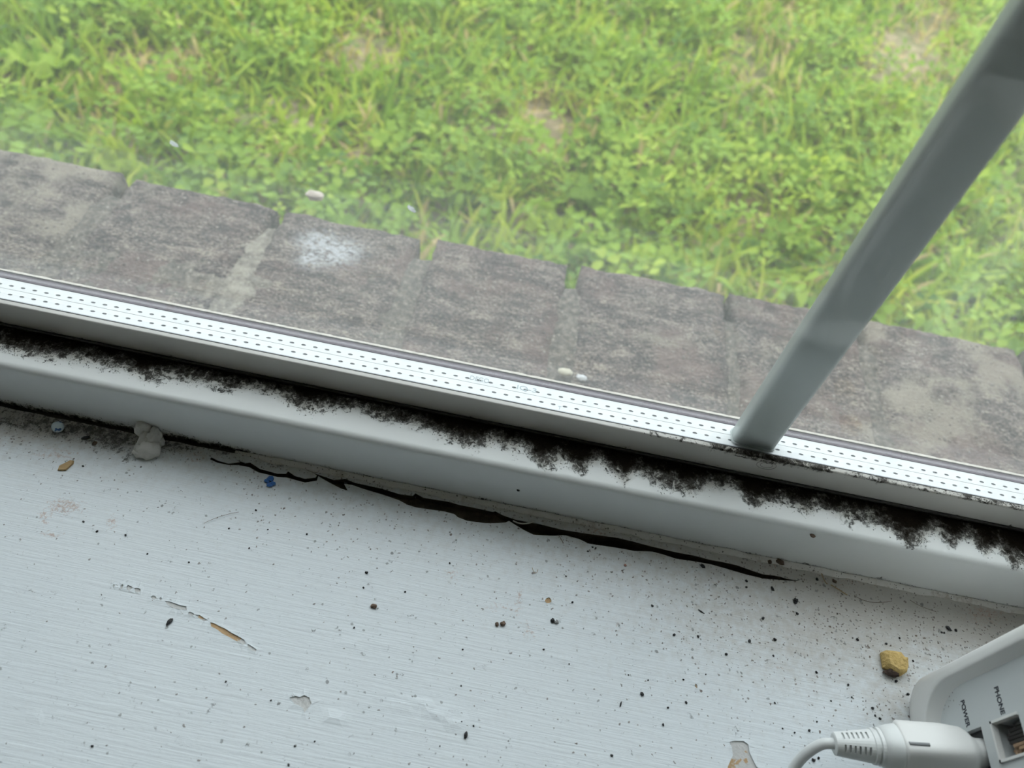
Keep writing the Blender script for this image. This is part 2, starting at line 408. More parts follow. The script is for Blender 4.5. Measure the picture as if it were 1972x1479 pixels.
Vc = vco(fr); px, py = to_px(Vc)
ledge = np.clip((.1905-Vc[:, 1])/.0185, 0, 1.6); reach = np.interp(px, rx, ry)
m = (reach*1.0-ledge)*2.3+.50
m = np.where(Vc[:, 2] > .0305, m, -1.0)
m = np.where((Vc[:, 1] > .1904), 1.6, m)
base = .42-(Vc[:, 2]-.0004)/.0022*.5+np.where(px < 480, .55, .0)
m = np.where((Vc[:, 1] < .1702), np.maximum(-.6, base), m)
set_attr(fr, 'mould', m)
# glazing bead (front lip of the sash)
zb = [.0290, .0300, .0310, .0322, .0336, .0350, .037, .040, .043, .0450, .0462, .0470]
prof = [(.1922, z) for z in zb]+arc(.1929, .0470, .0007, math.pi, math.pi/2, 4)[1:]+[(.1944, .0478), (.1946, .0474), (.1948, .0300)]
bd = extrude_x('glazing_bead', prof, list(np.arange(WX0+.05, WX1-.049, .003)), M_bead, win, closed=True)
Vc = vco(bd); px, py = to_px(Vc)
nz = np.array([noise.noise(Vector((x*60, 0, 3))) for x in Vc[:, 0]])
m = 1.5-(Vc[:, 2]-.0290)/(.0048+nz*.0022)*1.35
topm = np.interp(px, [1150, 1240, 1330, 1400, 1460, 1520, 1620, 1760, 1900, 2100], [-.5, .12, .25, .75, 1.1, .9, .45, .4, .45, .4])
m = np.maximum(m, np.where(Vc[:, 2] > .0462, topm, np.where(Vc[:, 2] > .0448, topm-.55, -1)))
set_attr(bd, 'mould', np.maximum(m, -.6))
# gaskets and seals
xa, xb = WX0+.05, WX1-.05
extrude_x('gasket', [(.1907, .0300), (.1907, .0338), (.1913, .0342), (.1922, .0338), (.1922, .0300)], [xa, xb], M_gasket, win, closed=True)
box('gasket', xa, xb, .1948, .1955, .0300, .0471, M_gasket, win)
M = Mat('grey_edge_seal', (.33, .35, .38), .5); M.col(M.mix(M.noise(200, 3), (.28, .31, .35), (.40, .42, .45))); M_eseal = M.m
box('gasket', xa, xb, .1955, .1970, .0300, .0456, M_eseal, win)
extrude_x('outer_seal', [(.2088, .0300), (.2088, .0457), (.2112, .0457), (.2128, .0453), (.2128, .0300)], [xa, xb], M_seal, win, closed=True)
# uneven grimy bead outside the pane
prof_n = []
V = []; Fc = []
xo = np.arange(xa, xb, .002)
for i, x in enumerate(xo):
    n1 = noise.fractal(Vector((x*220, 1, 0)), 1, 2, 3)*.00035
    for (y, z) in [(.2128, .0440), (.2126-n1, .0462+n1), (.2143+n1, .0455), (.2160, .0415), (.2230, .0270), (.2360, .0090), (.2380, -.045), (.2330, -.045), (.2330, .005)]:
        V.append((x, y, z))
    if i:
        a = (i-1)*9
        for j in range(8): Fc.append((a+j, a+j+1, a+j+10, a+j+9))
mesh_obj('outer_bead', V, Fc, M_obead, win)
# panes
box('inner_pane', xa, xb, .1955, .1969, .0458, WZ1-.06, M_glass, win)
box('outer_pane', xa, xb, .2095, .2109, .0460, WZ1-.06, M_glass2, win)
# spacer bar with two rows of real perforations
ZS = .0455; y0s, y1s = .1971, .2087; PIT = .00548; ns = int((xb-xa)/PIT)
V = []; Fc = []
def q(*p): 
    s = len(V); V.extend(p); Fc.append(tuple(range(s, s+len(p))))
ym = (y0s+y1s)/2; seam = .00012
hw, hl = .00056, .00115
x_ph = at(547, 663, ZS).x
for row, (ya, yb_, off) in enumerate([(y0s, ym-seam, 0.0), (ym+seam, y1s, .55)]):
    yc = ya+(yb_-ya)*(.50 if row == 0 else .36)
    xst = x_ph+off*PIT-math.ceil((x_ph-xa)/PIT)*PIT
    k = 0; xprev = xa
    while True:
        xc = xst+k*PIT; k += 1
        if xc-PIT/2 < xa: continue
        if xc+PIT/2 > xb: break
        xl, xr = xc-PIT/2, xc+PIT/2
        if xprev < xl-1e-6: q((xprev, ya, ZS), (xl, ya, ZS), (xl, yb_, ZS), (xprev, yb_, ZS))
        xprev = xr
        H = [(xc+hl*math.cos(a)*(1 if abs(math.sin(a)) < .9 else 1), yc+hw*math.sin(a)) for a in [math.pi*(1+i/4) for i in range(8)]]
        O = [(xl, yc), (xl, ya), (xc, ya), (xr, ya), (xr, yc), (xr, yb_), (xc, yb_), (xl, yb_)]
        s = len(V); V.extend([(a, b, ZS) for a, b in O]+[(a, b, ZS) for a, b in H]+[(a, b, ZS-.0011) for a, b in H])
        for i in range(8):
            j = (i+1) % 8
            Fc.append((s+i, s+j, s+8+j, s+8+i)); Fc.append((s+8+i, s+8+j, s+16+j, s+16+i))
    q((xprev, ya, ZS), (xb, ya, ZS), (xb, yb_, ZS), (xprev, yb_, ZS))
# seam groove and body
q((xa, ym-seam, ZS), (xb, ym-seam, ZS), (xb, ym-seam, ZS-.0004), (xa, ym-seam, ZS-.0004))
q((xa, ym+seam, ZS-.0004), (xb, ym+seam, ZS-.0004), (xb, ym+seam, ZS), (xa, ym+seam, ZS))
q((xa, y0s, ZS-.008), (xa, y0s, ZS), (xb, y0s, ZS), (xb, y0s, ZS-.008)); q((xa, y1s, ZS), (xa, y1s, ZS-.008), (xb, y1s, ZS-.008), (xb, y1s, ZS))
sp_ = mesh_obj('spacer_bar', V, Fc, M_spacer, win); tag(sp_, 'white perforated spacer strip between the panes')
box('spacer_core', xa, xb, y0s+.0001, y1s-.0001, ZS-.008, ZS-.00035, M_hole2, sp_)
def text(name, s, P, xdir, ydir, size, m, parent, width=None, bold=0.0):
    cu = bpy.data.curves.new(name, 'FONT'); cu.body = s; cu.size = size; cu.extrude = .00003; cu.offset = bold; cu.materials.append(m)
    o = bpy.data.objects.new(name, cu); link(o)
    a = Vector(xdir).normalized(); b = Vector(ydir).normalized(); n = a.cross(b)
    M4 = Matrix(((a.x, b.x, n.x, P[0]), (a.y, b.y, n.y, P[1]), (a.z, b.z, n.z, P[2]), (0, 0, 0, 1)))
    if width:
        bpy.context.view_layer.update(); wd = o.dimensions.x
        if wd > 1e-6: M4 = M4@Matrix.Diagonal((width/wd, 1, 1, 1))
    o.matrix_world = M4; o = to_mesh(o)
    if parent is not None:
        o.parent = parent; o.matrix_parent_inverse = Matrix.Translation(-Vector(parent.location))
    return o
pa = at(904, 729, ZS); pb = at(940, 733, ZS); text('printed_text', 'DEGO', (pa.x, .2045, ZS+.00005), (1, 0, 0), (0, 1, 0), .0036, M_ink, sp_, width=.0088)
pa = at(994, 747, ZS); text('printed_text', 'IQ-3', (pa.x, .2045, ZS+.00005), (1, 0, 0), (0, 1, 0), .0036, M_ink, sp_, width=.0090)
pa = at(1073, 795, ZS); text('printed_text', 'T', (pa.x, .1978, ZS+.00005), (1, 0, 0), (0, 1, 0), .0026, M_ink, sp_)
# the upright bar between the panes
bxl = at(1409, 853, ZS).x; BW = .0196
bm = bmesh.new(); add_box(bm, bxl, bxl+BW, .1982, .2068, ZS+.0012, WZ1-.06)
vert = [e for e in bm.edges if abs(e.verts[0].co.z-e.verts[1].co.z) > .1]
bmesh.ops.bevel(bm, geom=vert, offset=.0024, segments=5, profile=.5, affect='EDGES')
br = bm_obj('glazing_bar', bm, M_bar, win, smooth=False); tag(br, 'pale grey upright bar inside the double glazing')
br.data.polygons.foreach_set('use_smooth', [len(p.vertices) == 4 for p in br.data.polygons])
bm = bmesh.new(); add_box(bm, bxl-.0004, bxl+BW+.0004, .1978, .2072, ZS+.0001, ZS+.0012)
vert = [e for e in bm.edges if abs(e.verts[0].co.z-e.verts[1].co.z) > .0005]
bmesh.ops.bevel(bm, geom=vert, offset=.0025, segments=4, profile=.5, affect='EDGES'); bm_obj('bar_end_cap', bm, M_bar, br)
# faint rings pressed in the bead below the bar
M = Mat('ring_mark_grey', (.30, .28, .26), .6); M_ring = M.m
rc = at(1476, 896, .0405); d = (rc-CAM); rc = CAM+d*((.1921-CAM.y)/d.y)
for rr_, zz in ((.0044, .0031), (.0027, .0020)):
    pts = [(rc.x+rr_*math.cos(a), .1921, rc.z+zz*math.sin(a)) for a in np.linspace(0, 2*math.pi, 24, endpoint=False)]
    tube('ring_mark', pts, .00010, M_ring, win, cyclic=True, res=2)
# the rest of the frame (sides and head)
for (a, b) in ((WX0, xa), (xb, WX1)):
    box('side_member', a, b, .1702, .232, .033, WZ1-.06, M_plain, win, bev=.002)
box('head_member', WX0, WX1, .1702, .232, WZ1-.06, WZ1, M_plain, win, bev=.002)

# ------------------------------------------------------------------ sill: paint sheet with real chips and a real crack
SX0, SX1, SY0 = WX0-.03, WX1+.03, .020
trim = empty('trim_1', (0, .1, -.02)); struct(trim, 'white painted wooden window sill, cracked and speckled with dirt', 'window sill')
def c2(L, ox, oy, s): return [(ox+a/s, oy+b/s) for a, b in L]
def XY(L): return [tuple(at(a, b, 0))[:2] for a, b in L]
K = 2.988
up_ = c2([(600, 925), (725, 968), (790, 962), (850, 985), (1000, 1018), (1110, 1052), (1180, 1060), (1195, 1044), (1240, 1070), (1300, 1080), (1380, 1092), (1450, 1112), (1550, 1132), (1640, 1152), (1655, 1148), (1700, 1172), (1770, 1196), (1850, 1213)], 400, 600, K)
up_ += c2([(400, 920), (540, 955), (700, 980), (850, 1000), (950, 1022), (1050, 1050), (1200, 1085), (1300, 1104), (1400, 1130), (1470, 1142), (1550, 1160), (1640, 1192), (1700, 1212), (1800, 1225), (1830, 1236), (1890, 1248), (1926, 1242)], 900, 700, K)
lo_ = c2([(1890, 1253), (1800, 1246), (1700, 1238), (1600, 1214), (1500, 1184), (1400, 1156), (1290, 1136), (1200, 1124), (1120, 1098), (1060, 1082), (960, 1080), (900, 1068), (800, 1052), (700, 1038), (640, 1010), (560, 988), (500, 992), (440, 990), (380, 986), (330, 962), (280, 932), (240, 906), (220, 916), (160, 920), (100, 919), (0, 906)], 900, 700, K)
lo_ += c2([(1440, 1185), (1420, 1166), (1360, 1150), (1290, 1141), (1200, 1128), (1150, 1112), (1100, 1086), (1000, 1052), (900, 1022), (830, 998), (785, 992), (806, 1031), (770, 1020), (700, 985), (650, 955)], 400, 600, K)
crack = XY(up_+lo_)
ck1 = c2([(20, 838), (60, 858), (120, 874), (185, 866), (150, 846), (215, 872), (245, 868), (300, 905), (350, 918), (400, 932), (450, 932), (462, 918), (500, 945), (560, 962), (620, 955), (632, 935),
          (640, 938), (628, 974), (560, 984), (490, 966), (455, 956), (400, 952), (345, 938), (290, 926), (240, 896), (205, 890), (180, 884), (120, 884), (55, 870), (12, 850)], 400, 600, K)
crack1 = XY(ck1)
def ell(cx, cy, a, b, rot=0, n=10, ox=0, oy=950, s=2.988):
    L = []
    for i in range(n):
        t = 2*math.pi*i/n; k = 1+random.uniform(-.22, .22)
        u, v = a*k*math.cos(t), b*k*math.sin(t)
        L.append((cx+u*math.cos(rot)-v*math.sin(rot), cy+u*math.sin(rot)+v*math.cos(rot)))
    return XY(c2(L, ox, oy, s))
chips = [XY(c2([(1665, 1175), (1700, 1166), (1725, 1173), (1750, 1161), (1780, 1175), (1793, 1210), (1772, 1238), (1752, 1262), (1743, 1236), (1720, 1222), (1695, 1212)], 0, 950, K)),
         ell(655, 530, 6, 9), ell(700, 540, 9, 15, .5), ell(742, 545, 17, 16), ell(790, 557, 20, 14, .2), ell(885, 600, 17, 10, .2), ell(924, 608, 7, 9),
         XY(c2([(948, 618), (975, 622), (1005, 632), (1040, 645), (1072, 650), (1076, 672), (1040, 670), (1000, 662), (965, 642)], 0, 950, K)),
         ell(1100, 695, 18, 10, .3), XY(c2([(1122, 698), (1150, 700), (1175, 718), (1196, 730), (1180, 736), (1150, 724)], 0, 950, K)),
         XY(c2([(1210, 742), (1235, 748), (1262, 764), (1295, 778), (1330, 802), (1370, 822), (1405, 842), (1416, 868), (1398, 872), (1360, 850), (1320, 828), (1280, 808), (1250, 784), (1214, 766)], 0, 950, K)),
         XY(c2([(1426, 866), (1450, 880), (1478, 900), (1470, 912), (1445, 902), (1424, 884)], 0, 950, K)),
         ell(185, 348, 22, 17, 0, 9, 1000, 1050, 3.287), ell(1237, 258, 13, 13, 0, 8, 1000, 1050, 3.287), ell(1121, 892, 6, 15, -.4, 7, 1000, 1050, 3.287),
         XY(c2([(1330, 1246), (1362, 1238), (1420, 1240), (1450, 1262), (1456, 1310), (1480, 1360), (1500, 1400), (1540, 1432), (1560, 1500), (1480, 1580), (1340, 1560), (1308, 1470), (1320, 1400), (1352, 1330), (1345, 1278)], 1000, 1050, 3.287))]
x_gap = at(470, 870).x
def edge_y(x):
    g = .0019 if x < x_gap-.02 else (.0012 if x > x_gap+.01 else .0019-.0007*(x-x_gap+.02)/.03)
    return .1700-g+noise.fractal(Vector((x*130, 5, 0)), 1, 2, 3)*.00045
outl = [(SX0, SY0), (SX1, SY0)]+[(float(x), edge_y(float(x))) for x in np.arange(WX1-.001, WX0, -.0025)]
outl = [(SX0, SY0), (SX1, SY0), (SX1, .031)]+[(WX1, .031)]+outl[2:]+[(WX0, .031), (SX0, .031)]
pts = []
for x in np.arange(-.32, .345, .0028):
    for y in np.arange(.0225, .166, .0028): pts.append((x+random.uniform(-.0004, .0004), y+random.uniform(-.0004, .0004)))
def solid_sheet(name, outline, holes, pts, ztop, zbot, m, parent, lift=0.0, wallm=None):
    vs, fs = sheet(outline, holes, pts)
    bm = bmesh.new(); bv = [bm.verts.new((v.x, v.y, ztop)) for v in vs]
    for f in fs:
        try: bm.faces.new([bv[i] for i in f])
        except ValueError: pass
    bmesh.ops.delete(bm, geom=[v for v in bm.verts if not v.link_faces], context='VERTS')
    bmesh.ops.recalc_face_normals(bm, faces=bm.faces)
    if sum(f.normal.z for f in bm.faces) < 0: bmesh.ops.reverse_faces(bm, faces=bm.faces)
    be = [e for e in bm.edges if e.is_boundary]
    if lift:
        hs = {v for e in be for v in e.verts}
        for v in hs:
            if .03 < v.co.y < .1655: v.co.z += lift*random.uniform(.2, 1)
    r = bmesh.ops.extrude_edge_only(bm, edges=be)
    for v in [g for g in r['geom'] if isinstance(g, bmesh.types.BMVert)]: v.co.z = zbot
    if wallm:
        for f in [g for g in r['geom'] if isinstance(g, bmesh.types.BMFace)]:
            c = f.calc_center_median()
            if .04 < c.y < .1690 and not (abs(c.y-.1665) < 1e-4): f.material_index = 1
    o = bm_obj(name, bm, m, parent)
    if wallm: o.data.materials.append(wallm)
    return o
pl = solid_sheet('paint_layer', outl, [crack, crack1]+chips, pts, 0.0, -.00035, M_sill, trim, lift=.00022)
pts2 = [(x, y) for x in np.arange(-.32, .345, .0035) for y in np.arange(.0225, .160, .0035)]
outl2 = [(SX0, SY0), (SX1, SY0), (SX1, .031), (WX1, .031), (WX1, .1665), (WX0, .1665), (WX0, .031), (SX0, .031)]
wb = solid_sheet('wooden_board', outl2, [crack, crack1], pts2, -.00035, -.0238, M_primer, trim, wallm=M_filler_shade)  # crack walls coloured as dark as the filler, painting shade into the crack
def gauss(px, py, L):
    r = np.zeros_like(px)
    for (cx, cy, a, b, val) in L: r = np.maximum(r, val*np.exp(-(((px-cx)/a)**2+((py-cy)/b)**2)))
    return r
Vc = vco(pl); px, py = to_px(Vc); dist = .170-Vc[:, 1]; pxc = np.clip(px, -300, 2300)
near = np.interp(pxc, [0, 250, 420, 900, 1400, 1600, 1972], [.95, .95, .70, .65, .7, .85, 1.0])
wid = np.interp(pxc, [0, 400, 900, 1300, 1600, 1972], [.012, .012, .014, .022, .030, .036])
dust_shade_v = near*np.exp(-dist/wid)+np.interp(pxc, [0, 500, 1000, 1400, 1972], [.06, .08, .16, .30, .42])*np.exp(-dist/.045)+.03  # dirt plus painted shade, fading away from the frame
dust_shade_v += gauss(px, py, [(1560, 1230, 200, 90, .28), (1720, 1350, 60, 70, .35), (1400, 1200, 160, 70, .22), (1930, 1190, 80, 40, .5), (60, 830, 200, 30, .4)])
warmv = 1.35*gauss(px, py, [(125, 975, 50, 22, .62), (85, 995, 12, 20, .75), (100, 1030, 30, 10, .6), (215, 1005, 16, 22, .62), (300, 1010, 14, 16, .4), (110, 875, 70, 16, .5), (380, 880, 40, 20, .5),
                       (870, 1105, 30, 22, .45), (960, 1170, 60, 12, .5), (1000, 1160, 10, 50, .55), (1020, 1215, 25, 30, .45), (930, 1345, 20, 25, .35), (1190, 1210, 30, 20, .4), (1490, 1290, 30, 10, .45),
                       (600, 950, 400, 14, .25), (1010, 985, 60, 8, .6), (1060, 1000, 22, 10, .7), (1165, 1022, 60, 10, .6), (1230, 1030, 20, 8, .7), (840, 945, 50, 8, .6), (560, 885, 60, 10, .5), (1500, 1085, 40, 14, .6), (1390, 1065, 30, 10, .4), (1900, 1180, 80, 40, .5), (1650, 1120, 150, 24, .4), (1710, 1280, 60, 20, .35), (1330, 1240, 40, 16, .35)])
mouldv = gauss(px, py, [(30, 800, 90, 12, .42), (150, 828, 100, 17, .52), (230, 850, 45, 20, .62), (245, 880, 12, 9, .7), (330, 862, 60, 12, .42), (520, 890, 30, 12, .35), (170, 850, 16, 8, .5), (60, 815, 160, 16, .50), (200, 842, 50, 18, .6), (830, 945, 30, 5, .6), (545, 893, 10, 8, .6), (1225, 1028, 14, 6, .55), (1060, 996, 8, 5, .5)])*1.65-.14
mouldv = np.maximum(mouldv, .6-dist/.0035*.35-np.where(px < 460, 0, .45))
bl_ = gauss(px, py, [(640, 1385, 20, 7, .0005), (60, 1384, 14, 6, .0004), (800, 1358, 40, 8, .00035), (845, 1374, 34, 9, .0004), (880, 1392, 22, 10, .0004), (1075, 1270, 40, 5, .0002), (700, 1240, 60, 7, .0002)])
bl_ = np.where((Vc[:, 2] > -.0003) & (dist > .03), bl_, 0)
co_ = Vc.copy(); co_[:, 2] += bl_; pl.data.vertices.foreach_set('co', co_.ravel())
set_attr(pl, 'dust', np.clip(dust_shade_v, 0, 1)); set_attr(pl, 'warm', warmv); set_attr(pl, 'mould', mouldv)
Vc = vco(wb); px, py = to_px(Vc)
set_attr(wb, 'tan', gauss(px, py, [(383, 1183, 12, 8, 1), (438, 1215, 34, 26, 1.2), (420, 1205, 20, 20, 1.1), (1055, 1156, 16, 14, 1.2), (1412, 1475, 22, 22, .75), (1434, 1460, 14, 22, .7), (1376, 1128, 8, 8, .6), (1340, 1322, 12, 12, 1),
                                   (930, 1000, 60, 14, .8)]))
# filler and dark void inside the crack
Vf = []; Ff = []
nx, ny = 150, 22; A = at(380, 870); B = at(1560, 1130)
for i in range(nx):
    x = A.x-.004+(B.x-A.x+.008)*i/(nx-1)
    for j in range(ny):
        y = .118+(.166-.118)*j/(ny-1)
        deep = .0042+.0120*max(0, min(1, (x-at(980, 1010).x)/.05))
        Vf.append((x, y, -deep+noise.fractal(Vector((x*160, y*160, 0)), 1, 2, 4)*.0016))
        if i and j: a = i*ny+j; Ff.append((a-ny-1, a-1, a, a-ny))
mesh_obj('crack_filling', Vf, Ff, M_filler_shade, trim)
box('board_core', SX0+.001, SX1-.001, .021, .0305, -.0237, -.001, M_primer, trim)
# caulk fillet along the frame, right of the gap
V = []; Fc = []; xsC = np.arange(x_gap-.004, WX1-.001, .0012)
for i, x in enumerate(xsC):
    t = min(1, (x-xsC[0])/.02)
    a = noise.fractal(Vector((x*90, 9, 0)), 1, 2, 3); b = noise.fractal(Vector((x*70, 19, 0)), 1, 2, 3)
    hz = (.0013+a*.0009)*t; wy = (.0017+b*.0010)*t+.0004
    for (y, z) in [(.1702, .0001), (.1698, hz), (.1693, hz*.96), (.1693-wy*.3, hz*.62), (.1693-wy*.7, hz*.30+.0002), (.1693-wy, .00015), (.1693-wy, -.0003)]:
        V.append((x, y, z+.0002*noise.noise(Vector((x*400, y*900, 2)))))
    if i:
        s = (i-1)*7
        for j in range(6): Fc.append((s+j, s+j+1, s+j+8, s+j+7))
mesh_obj('caulk_bead', V, Fc, M_caulk, trim, smooth=True)
M = Mat('gap_dirt', (.02, .016, .012), .9); M.col(M.mix(M.noise(700, 4), (.008, .007, .006), (.05, .04, .03))); M_gapdirt = M.m
V = []; Fc = []; xsG = np.arange(WX0+.002, WX1-.002, .002)
for i, x in enumerate(xsG):
    n1 = noise.noise(Vector((x*300, 4, 0)))*.0004
    for (y, z) in [(.1655, -.0012), (.1680, -.0010+n1), (.1699, -.0004+n1)]: V.append((x, y, z))
    if i: s = (i-1)*3; Fc += [(s, s+1, s+4, s+3), (s+1, s+2, s+5, s+4)]
tag(mesh_obj('gap_dirt', V, Fc, M_gapdirt, trim), kind='stuff')

# ------------------------------------------------------------------ brick ledge outside
ZB = -.050
ledge_o = empty('wall_ledge', (0, .3, -.12)); struct(ledge_o, 'row of weathered bricks forming the ledge outside the glass', 'brick ledge')
def brick_mesh(name, x0, x1, y0, y1, seed, yaw, tone):
    nx, ny = 26, 40; cx, cy = (x0+x1)/2, (y0+y1)/2; L, W = y1-y0, x1-x0
    V = []; Fc = []
    def P(u, v, k):
        x = (u-.5)*W; y = (v-.5)*L
        e = min(u*W, (1-u)*W, v*L if v > .5 else 1, (1-v)*L)
        rnd = max(0, .005-e)/.005
        z = -.0035*rnd**2
        n1 = noise.fractal(Vector((cx*9+x*32+seed, y*32, seed)), 1, 2, 4)
        n2 = noise.fractal(Vector((x*120+seed, y*90, seed)), 1, 2, 3)
        z += n1*.0016+n2*.0008
        wob = noise.fractal(Vector((x*60*(1 if v > .97 else 0)+y*60, seed, 3)), 1, 2, 3)*.0022
        if u < .02 or u > .98: x += wob
        if v > .98: y += noise.fractal(Vector((x*45, seed, 7)), 1, 2, 3)*.0030
        return x, y, z
    for i in range(nx+1):
        for j in range(ny+1):
            x, y, z = P(i/nx, j/ny, 0); V.append((x, y, z))
    n = ny+1
    for i in range(nx):
        for j in range(ny): a = i*n+j; Fc.append((a, a+n, a+n+1, a+1))
    ring = [i*n for i in range(nx+1)]+[nx*n+j for j in range(1, ny+1)]+[i*n+ny for i in range(nx-1, -1, -1)]+[j for j in range(ny-1, 0, -1)]
    s = len(V)
    for k in (-.010, -.055):
        for r in ring:
            x, y, z = V[r]; V.append((x*1.004, y*1.004 if k < -.02 else y*1.006, k))
    m_ = len(ring)
    for i in range(m_):
        j = (i+1) % m_
        Fc.append((ring[j], ring[i], s+i, s+j)); Fc.append((s+j, s+i, s+m_+i, s+m_+j))
    V = [Vector(v) for v in V]; R = Matrix.Rotation(yaw, 3, 'Z')
    V = [R@v+Vector((cx, cy, ZB-.00035*seed % .002)) for v in V]
    o = mesh_obj(name, V, Fc, M_brick, ledge_o, smooth=False)
    me = o.data
    me.polygons.foreach_set('use_smooth', [True]*(nx*ny)+[False]*(2*m_))
    a = me.attributes.new('shift', 'FLOAT_VECTOR', 'POINT'); a.data.foreach_set('vector', np.tile(np.array([seed*.37, seed*.11, seed*.23], np.float32), len(V)))
    set_attr(o, 'tone', np.full(len(V), tone))
    Pc = np.array([tuple(v) for v in V]); px, py = to_px(Pc)
    set_attr(o, 'lime', gauss(px, py, [(612, 466, 34, 18, 1.9), (645, 485, 42, 22, 2.0), (603, 497, 24, 16, 1.8), (1760, 760, 60, 70, .30)])*(1 if abs(cx) < .3 else 0))
    return o
spans = [(-640, -365, 250), (-335, -60, 290), (-35, 232, 318), (262, 526, 372), (556, 806, 432), (848, 1088, 487), (1128, 1392, 540), (1416, 1640, 590), (1668, 1955, 645), (1985, 2240, 700), (2270, 2520, 760)]
BY0 = .2385
for i, (a, b, yy) in enumerate(spans):
    a -= 5; b += 5; yy -= 8+max(0, (250-a)/25)
    pa = at(a, yy-(b-a)*.1, ZB); pb = at(b, yy+(b-a)*.1, ZB)
    brick_mesh('brick', pa.x, pb.x, BY0, (pa.y+pb.y)/2, i+1, random.uniform(-.008, .008), [.1, .9, .9, .5, .2, .3, .55, .6, .85, .95, .4][i])
# mortar between them, lower and rough
V = []; Fc = []; nx, ny = 520, 62
for i in range(nx+1):
    x = WX0-.25+(WX1-WX0+.5)*i/nx
    for j in range(ny+1):
        y = BY0+(.392-BY0)*j/ny
        z = ZB-.0026+.0022*noise.noise(Vector((x*9, y*14, 4)))+noise.fractal(Vector((x*150, y*150, 1)), 1, 2, 4)*.0013-max(0, (y-.375))*.20
        if j == ny: z = ZB-.06
        V.append((x, y-(0.006*abs(noise.noise(Vector((x*30, 0, 0)))) if j > ny-4 else 0), z))
        if i and j: a = i*(ny+1)+j; Fc.append((a-ny-2, a-1, a, a-ny-1))
mo_ = mesh_obj('mortar', V, Fc, M_mortar, ledge_o, smooth=True); tag(mo_, kind='stuff')
Vc = vco(mo_); px, py = to_px(Vc); cxm = at(485, 500, ZB).x
set_attr(mo_, 'pale', np.exp(-((Vc[:, 0]-cxm)/.02)**2)+.5*np.exp(-((Vc[:, 0]-at(1500, 600, ZB).x)/.02)**2))
# fix: keep bricks inside the opening sensible for the piers on both sides is left to the wall above

# pebbles lying on the ledge
M = Mat('pale_pebble', (.6, .56, .46), .8); M.col(M.mix(M.noise(300, 3), (.46, .43, .32), (.36, .33, .27))); M_peb = M.m
p = at(1087, 720, ZB); o = bm_obj('pebble', blob((0, 0, 0), .0042, .25, 1.2, 3, 3, (1.1, .8, .5)), M_peb, smooth=True); o.location = (p.x, p.y, ZB+.0018)
tag(o, 'pale yellowish pebble on the brick ledge, close behind the black seal of the glass', 'pebble')
p = at(1119, 730, ZB); o = bm_obj('pebble', blob((0, 0, 0), .0036, .25, 1.2, 5, 3, (1.1, .7, .4)), Mat('grey_pebble', (.42, .42, .43), .8).m, smooth=True); o.location = (p.x, p.y, ZB+.0012)
tag(o, 'small flat grey pebble right of the yellowish pebble on the ledge', 'pebble')
M = Mat('pinkish_stone', (.42, .36, .31), .85); M.col(M.mix(M.noise(150, 4), (.36, .30, .26), (.52, .44, .38))); M_stone = M.m
def flint(px_, py_, r, lab, seed, m=M_stone):
    p = at(px_, py_, ZB); o = bm_obj('stone_chip', blob((0, 0, 0), r, .35, 1.6, seed, 2, (1.2, .8, .5)), m); o.location = (p.x, p.y, ZB+r*.15)
    tag(o, lab, 'stone')

# ------------------------------------------------------------------ garden
ZG = -.45
bm = bmesh.new(); gx, gy = 140, 150
V = []; Fc = []
for i in range(gx+1):
    for j in range(gy+1):
        x = -6+12*i/gx; y = .373+9*(j/gy)**1.6
        V.append((x, y, ZG+noise.fractal(Vector((x*3, y*3, 0)), 1, 2, 4)*.02-.012))
        if i and j: a = i*(gy+1)+j; Fc.append((a-gy-2, a-1, a, a-gy-1))
bm.free()
struct(mesh_obj('ground', V, Fc, M_soil, smooth=True), 'soil and dry straw under the grass outside', 'ground')
DRY = [(700, 85, 60, 50, .85), (1050, 250, 60, 60, 1.0), (1090, 225, 40, 30, .7), (1440, 110, 50, 60, .75), (1520, 40, 40, 50, .5), (1740, 105, 90, 70, .95), (1445, 420, 50, 40, .85), (280, 110, 90, 30, .55), (240, 160, 50, 40, .55),
       (215, 235, 60, 25, .7), (880, 205, 30, 30, .5), (870, 270, 40, 40, .5), (650, 300, 50, 30, .7), (1940, 340, 30, 30, .5), (350, 130, 60, 30, .5), (1000, 430, 60, 40, .55), (1800, 40, 60, 60, .6), (820, 450, 40, 20, .7), (560, 350, 60, 25, .5), (1600, 480, 40, 50, .6)]
LUSH = [(800, 230, 90, 70, 1.), (480, 60, 80, 60, .8), (1170, 180, 120, 60, .6), (1150, 330, 90, 50, .8), (1660, 60, 60, 60, 1.), (60, 90, 80, 60, .6), (1340, 230, 60, 60, .7), (1550, 330, 60, 60, .7), (330, 200, 90, 40, .7), (1830, 560, 90, 40, .5), (980, 90, 90, 50, .7), (620, 60, 60, 40, .5)]
DARK = [(170, 270, 40, 20, 1), (340, 310, 60, 18, 1), (900, 405, 60, 25, 1), (720, 400, 50, 25, .9), (1130, 420, 60, 30, .7), (20, 130, 50, 40, .7), (170, 70, 60, 30, .6), (500, 45, 40, 20, .7), (1800, 520, 60, 40, .3), (1270, 160, 50, 30, .6), (640, 370, 200, 25, .4)]
def scatter(n, y1=4.2):
    y = .40+(y1-.40)*rng.random(n)**1.35; x = -3.4+7.4*rng.random(n)
    px, py = to_px(np.c_[x, y, np.full(n, ZG)])
    k = (px > -520) & (px < 2500) & (py > -420)
    return x[k], y[k], px[k], py[k]
nb = 0
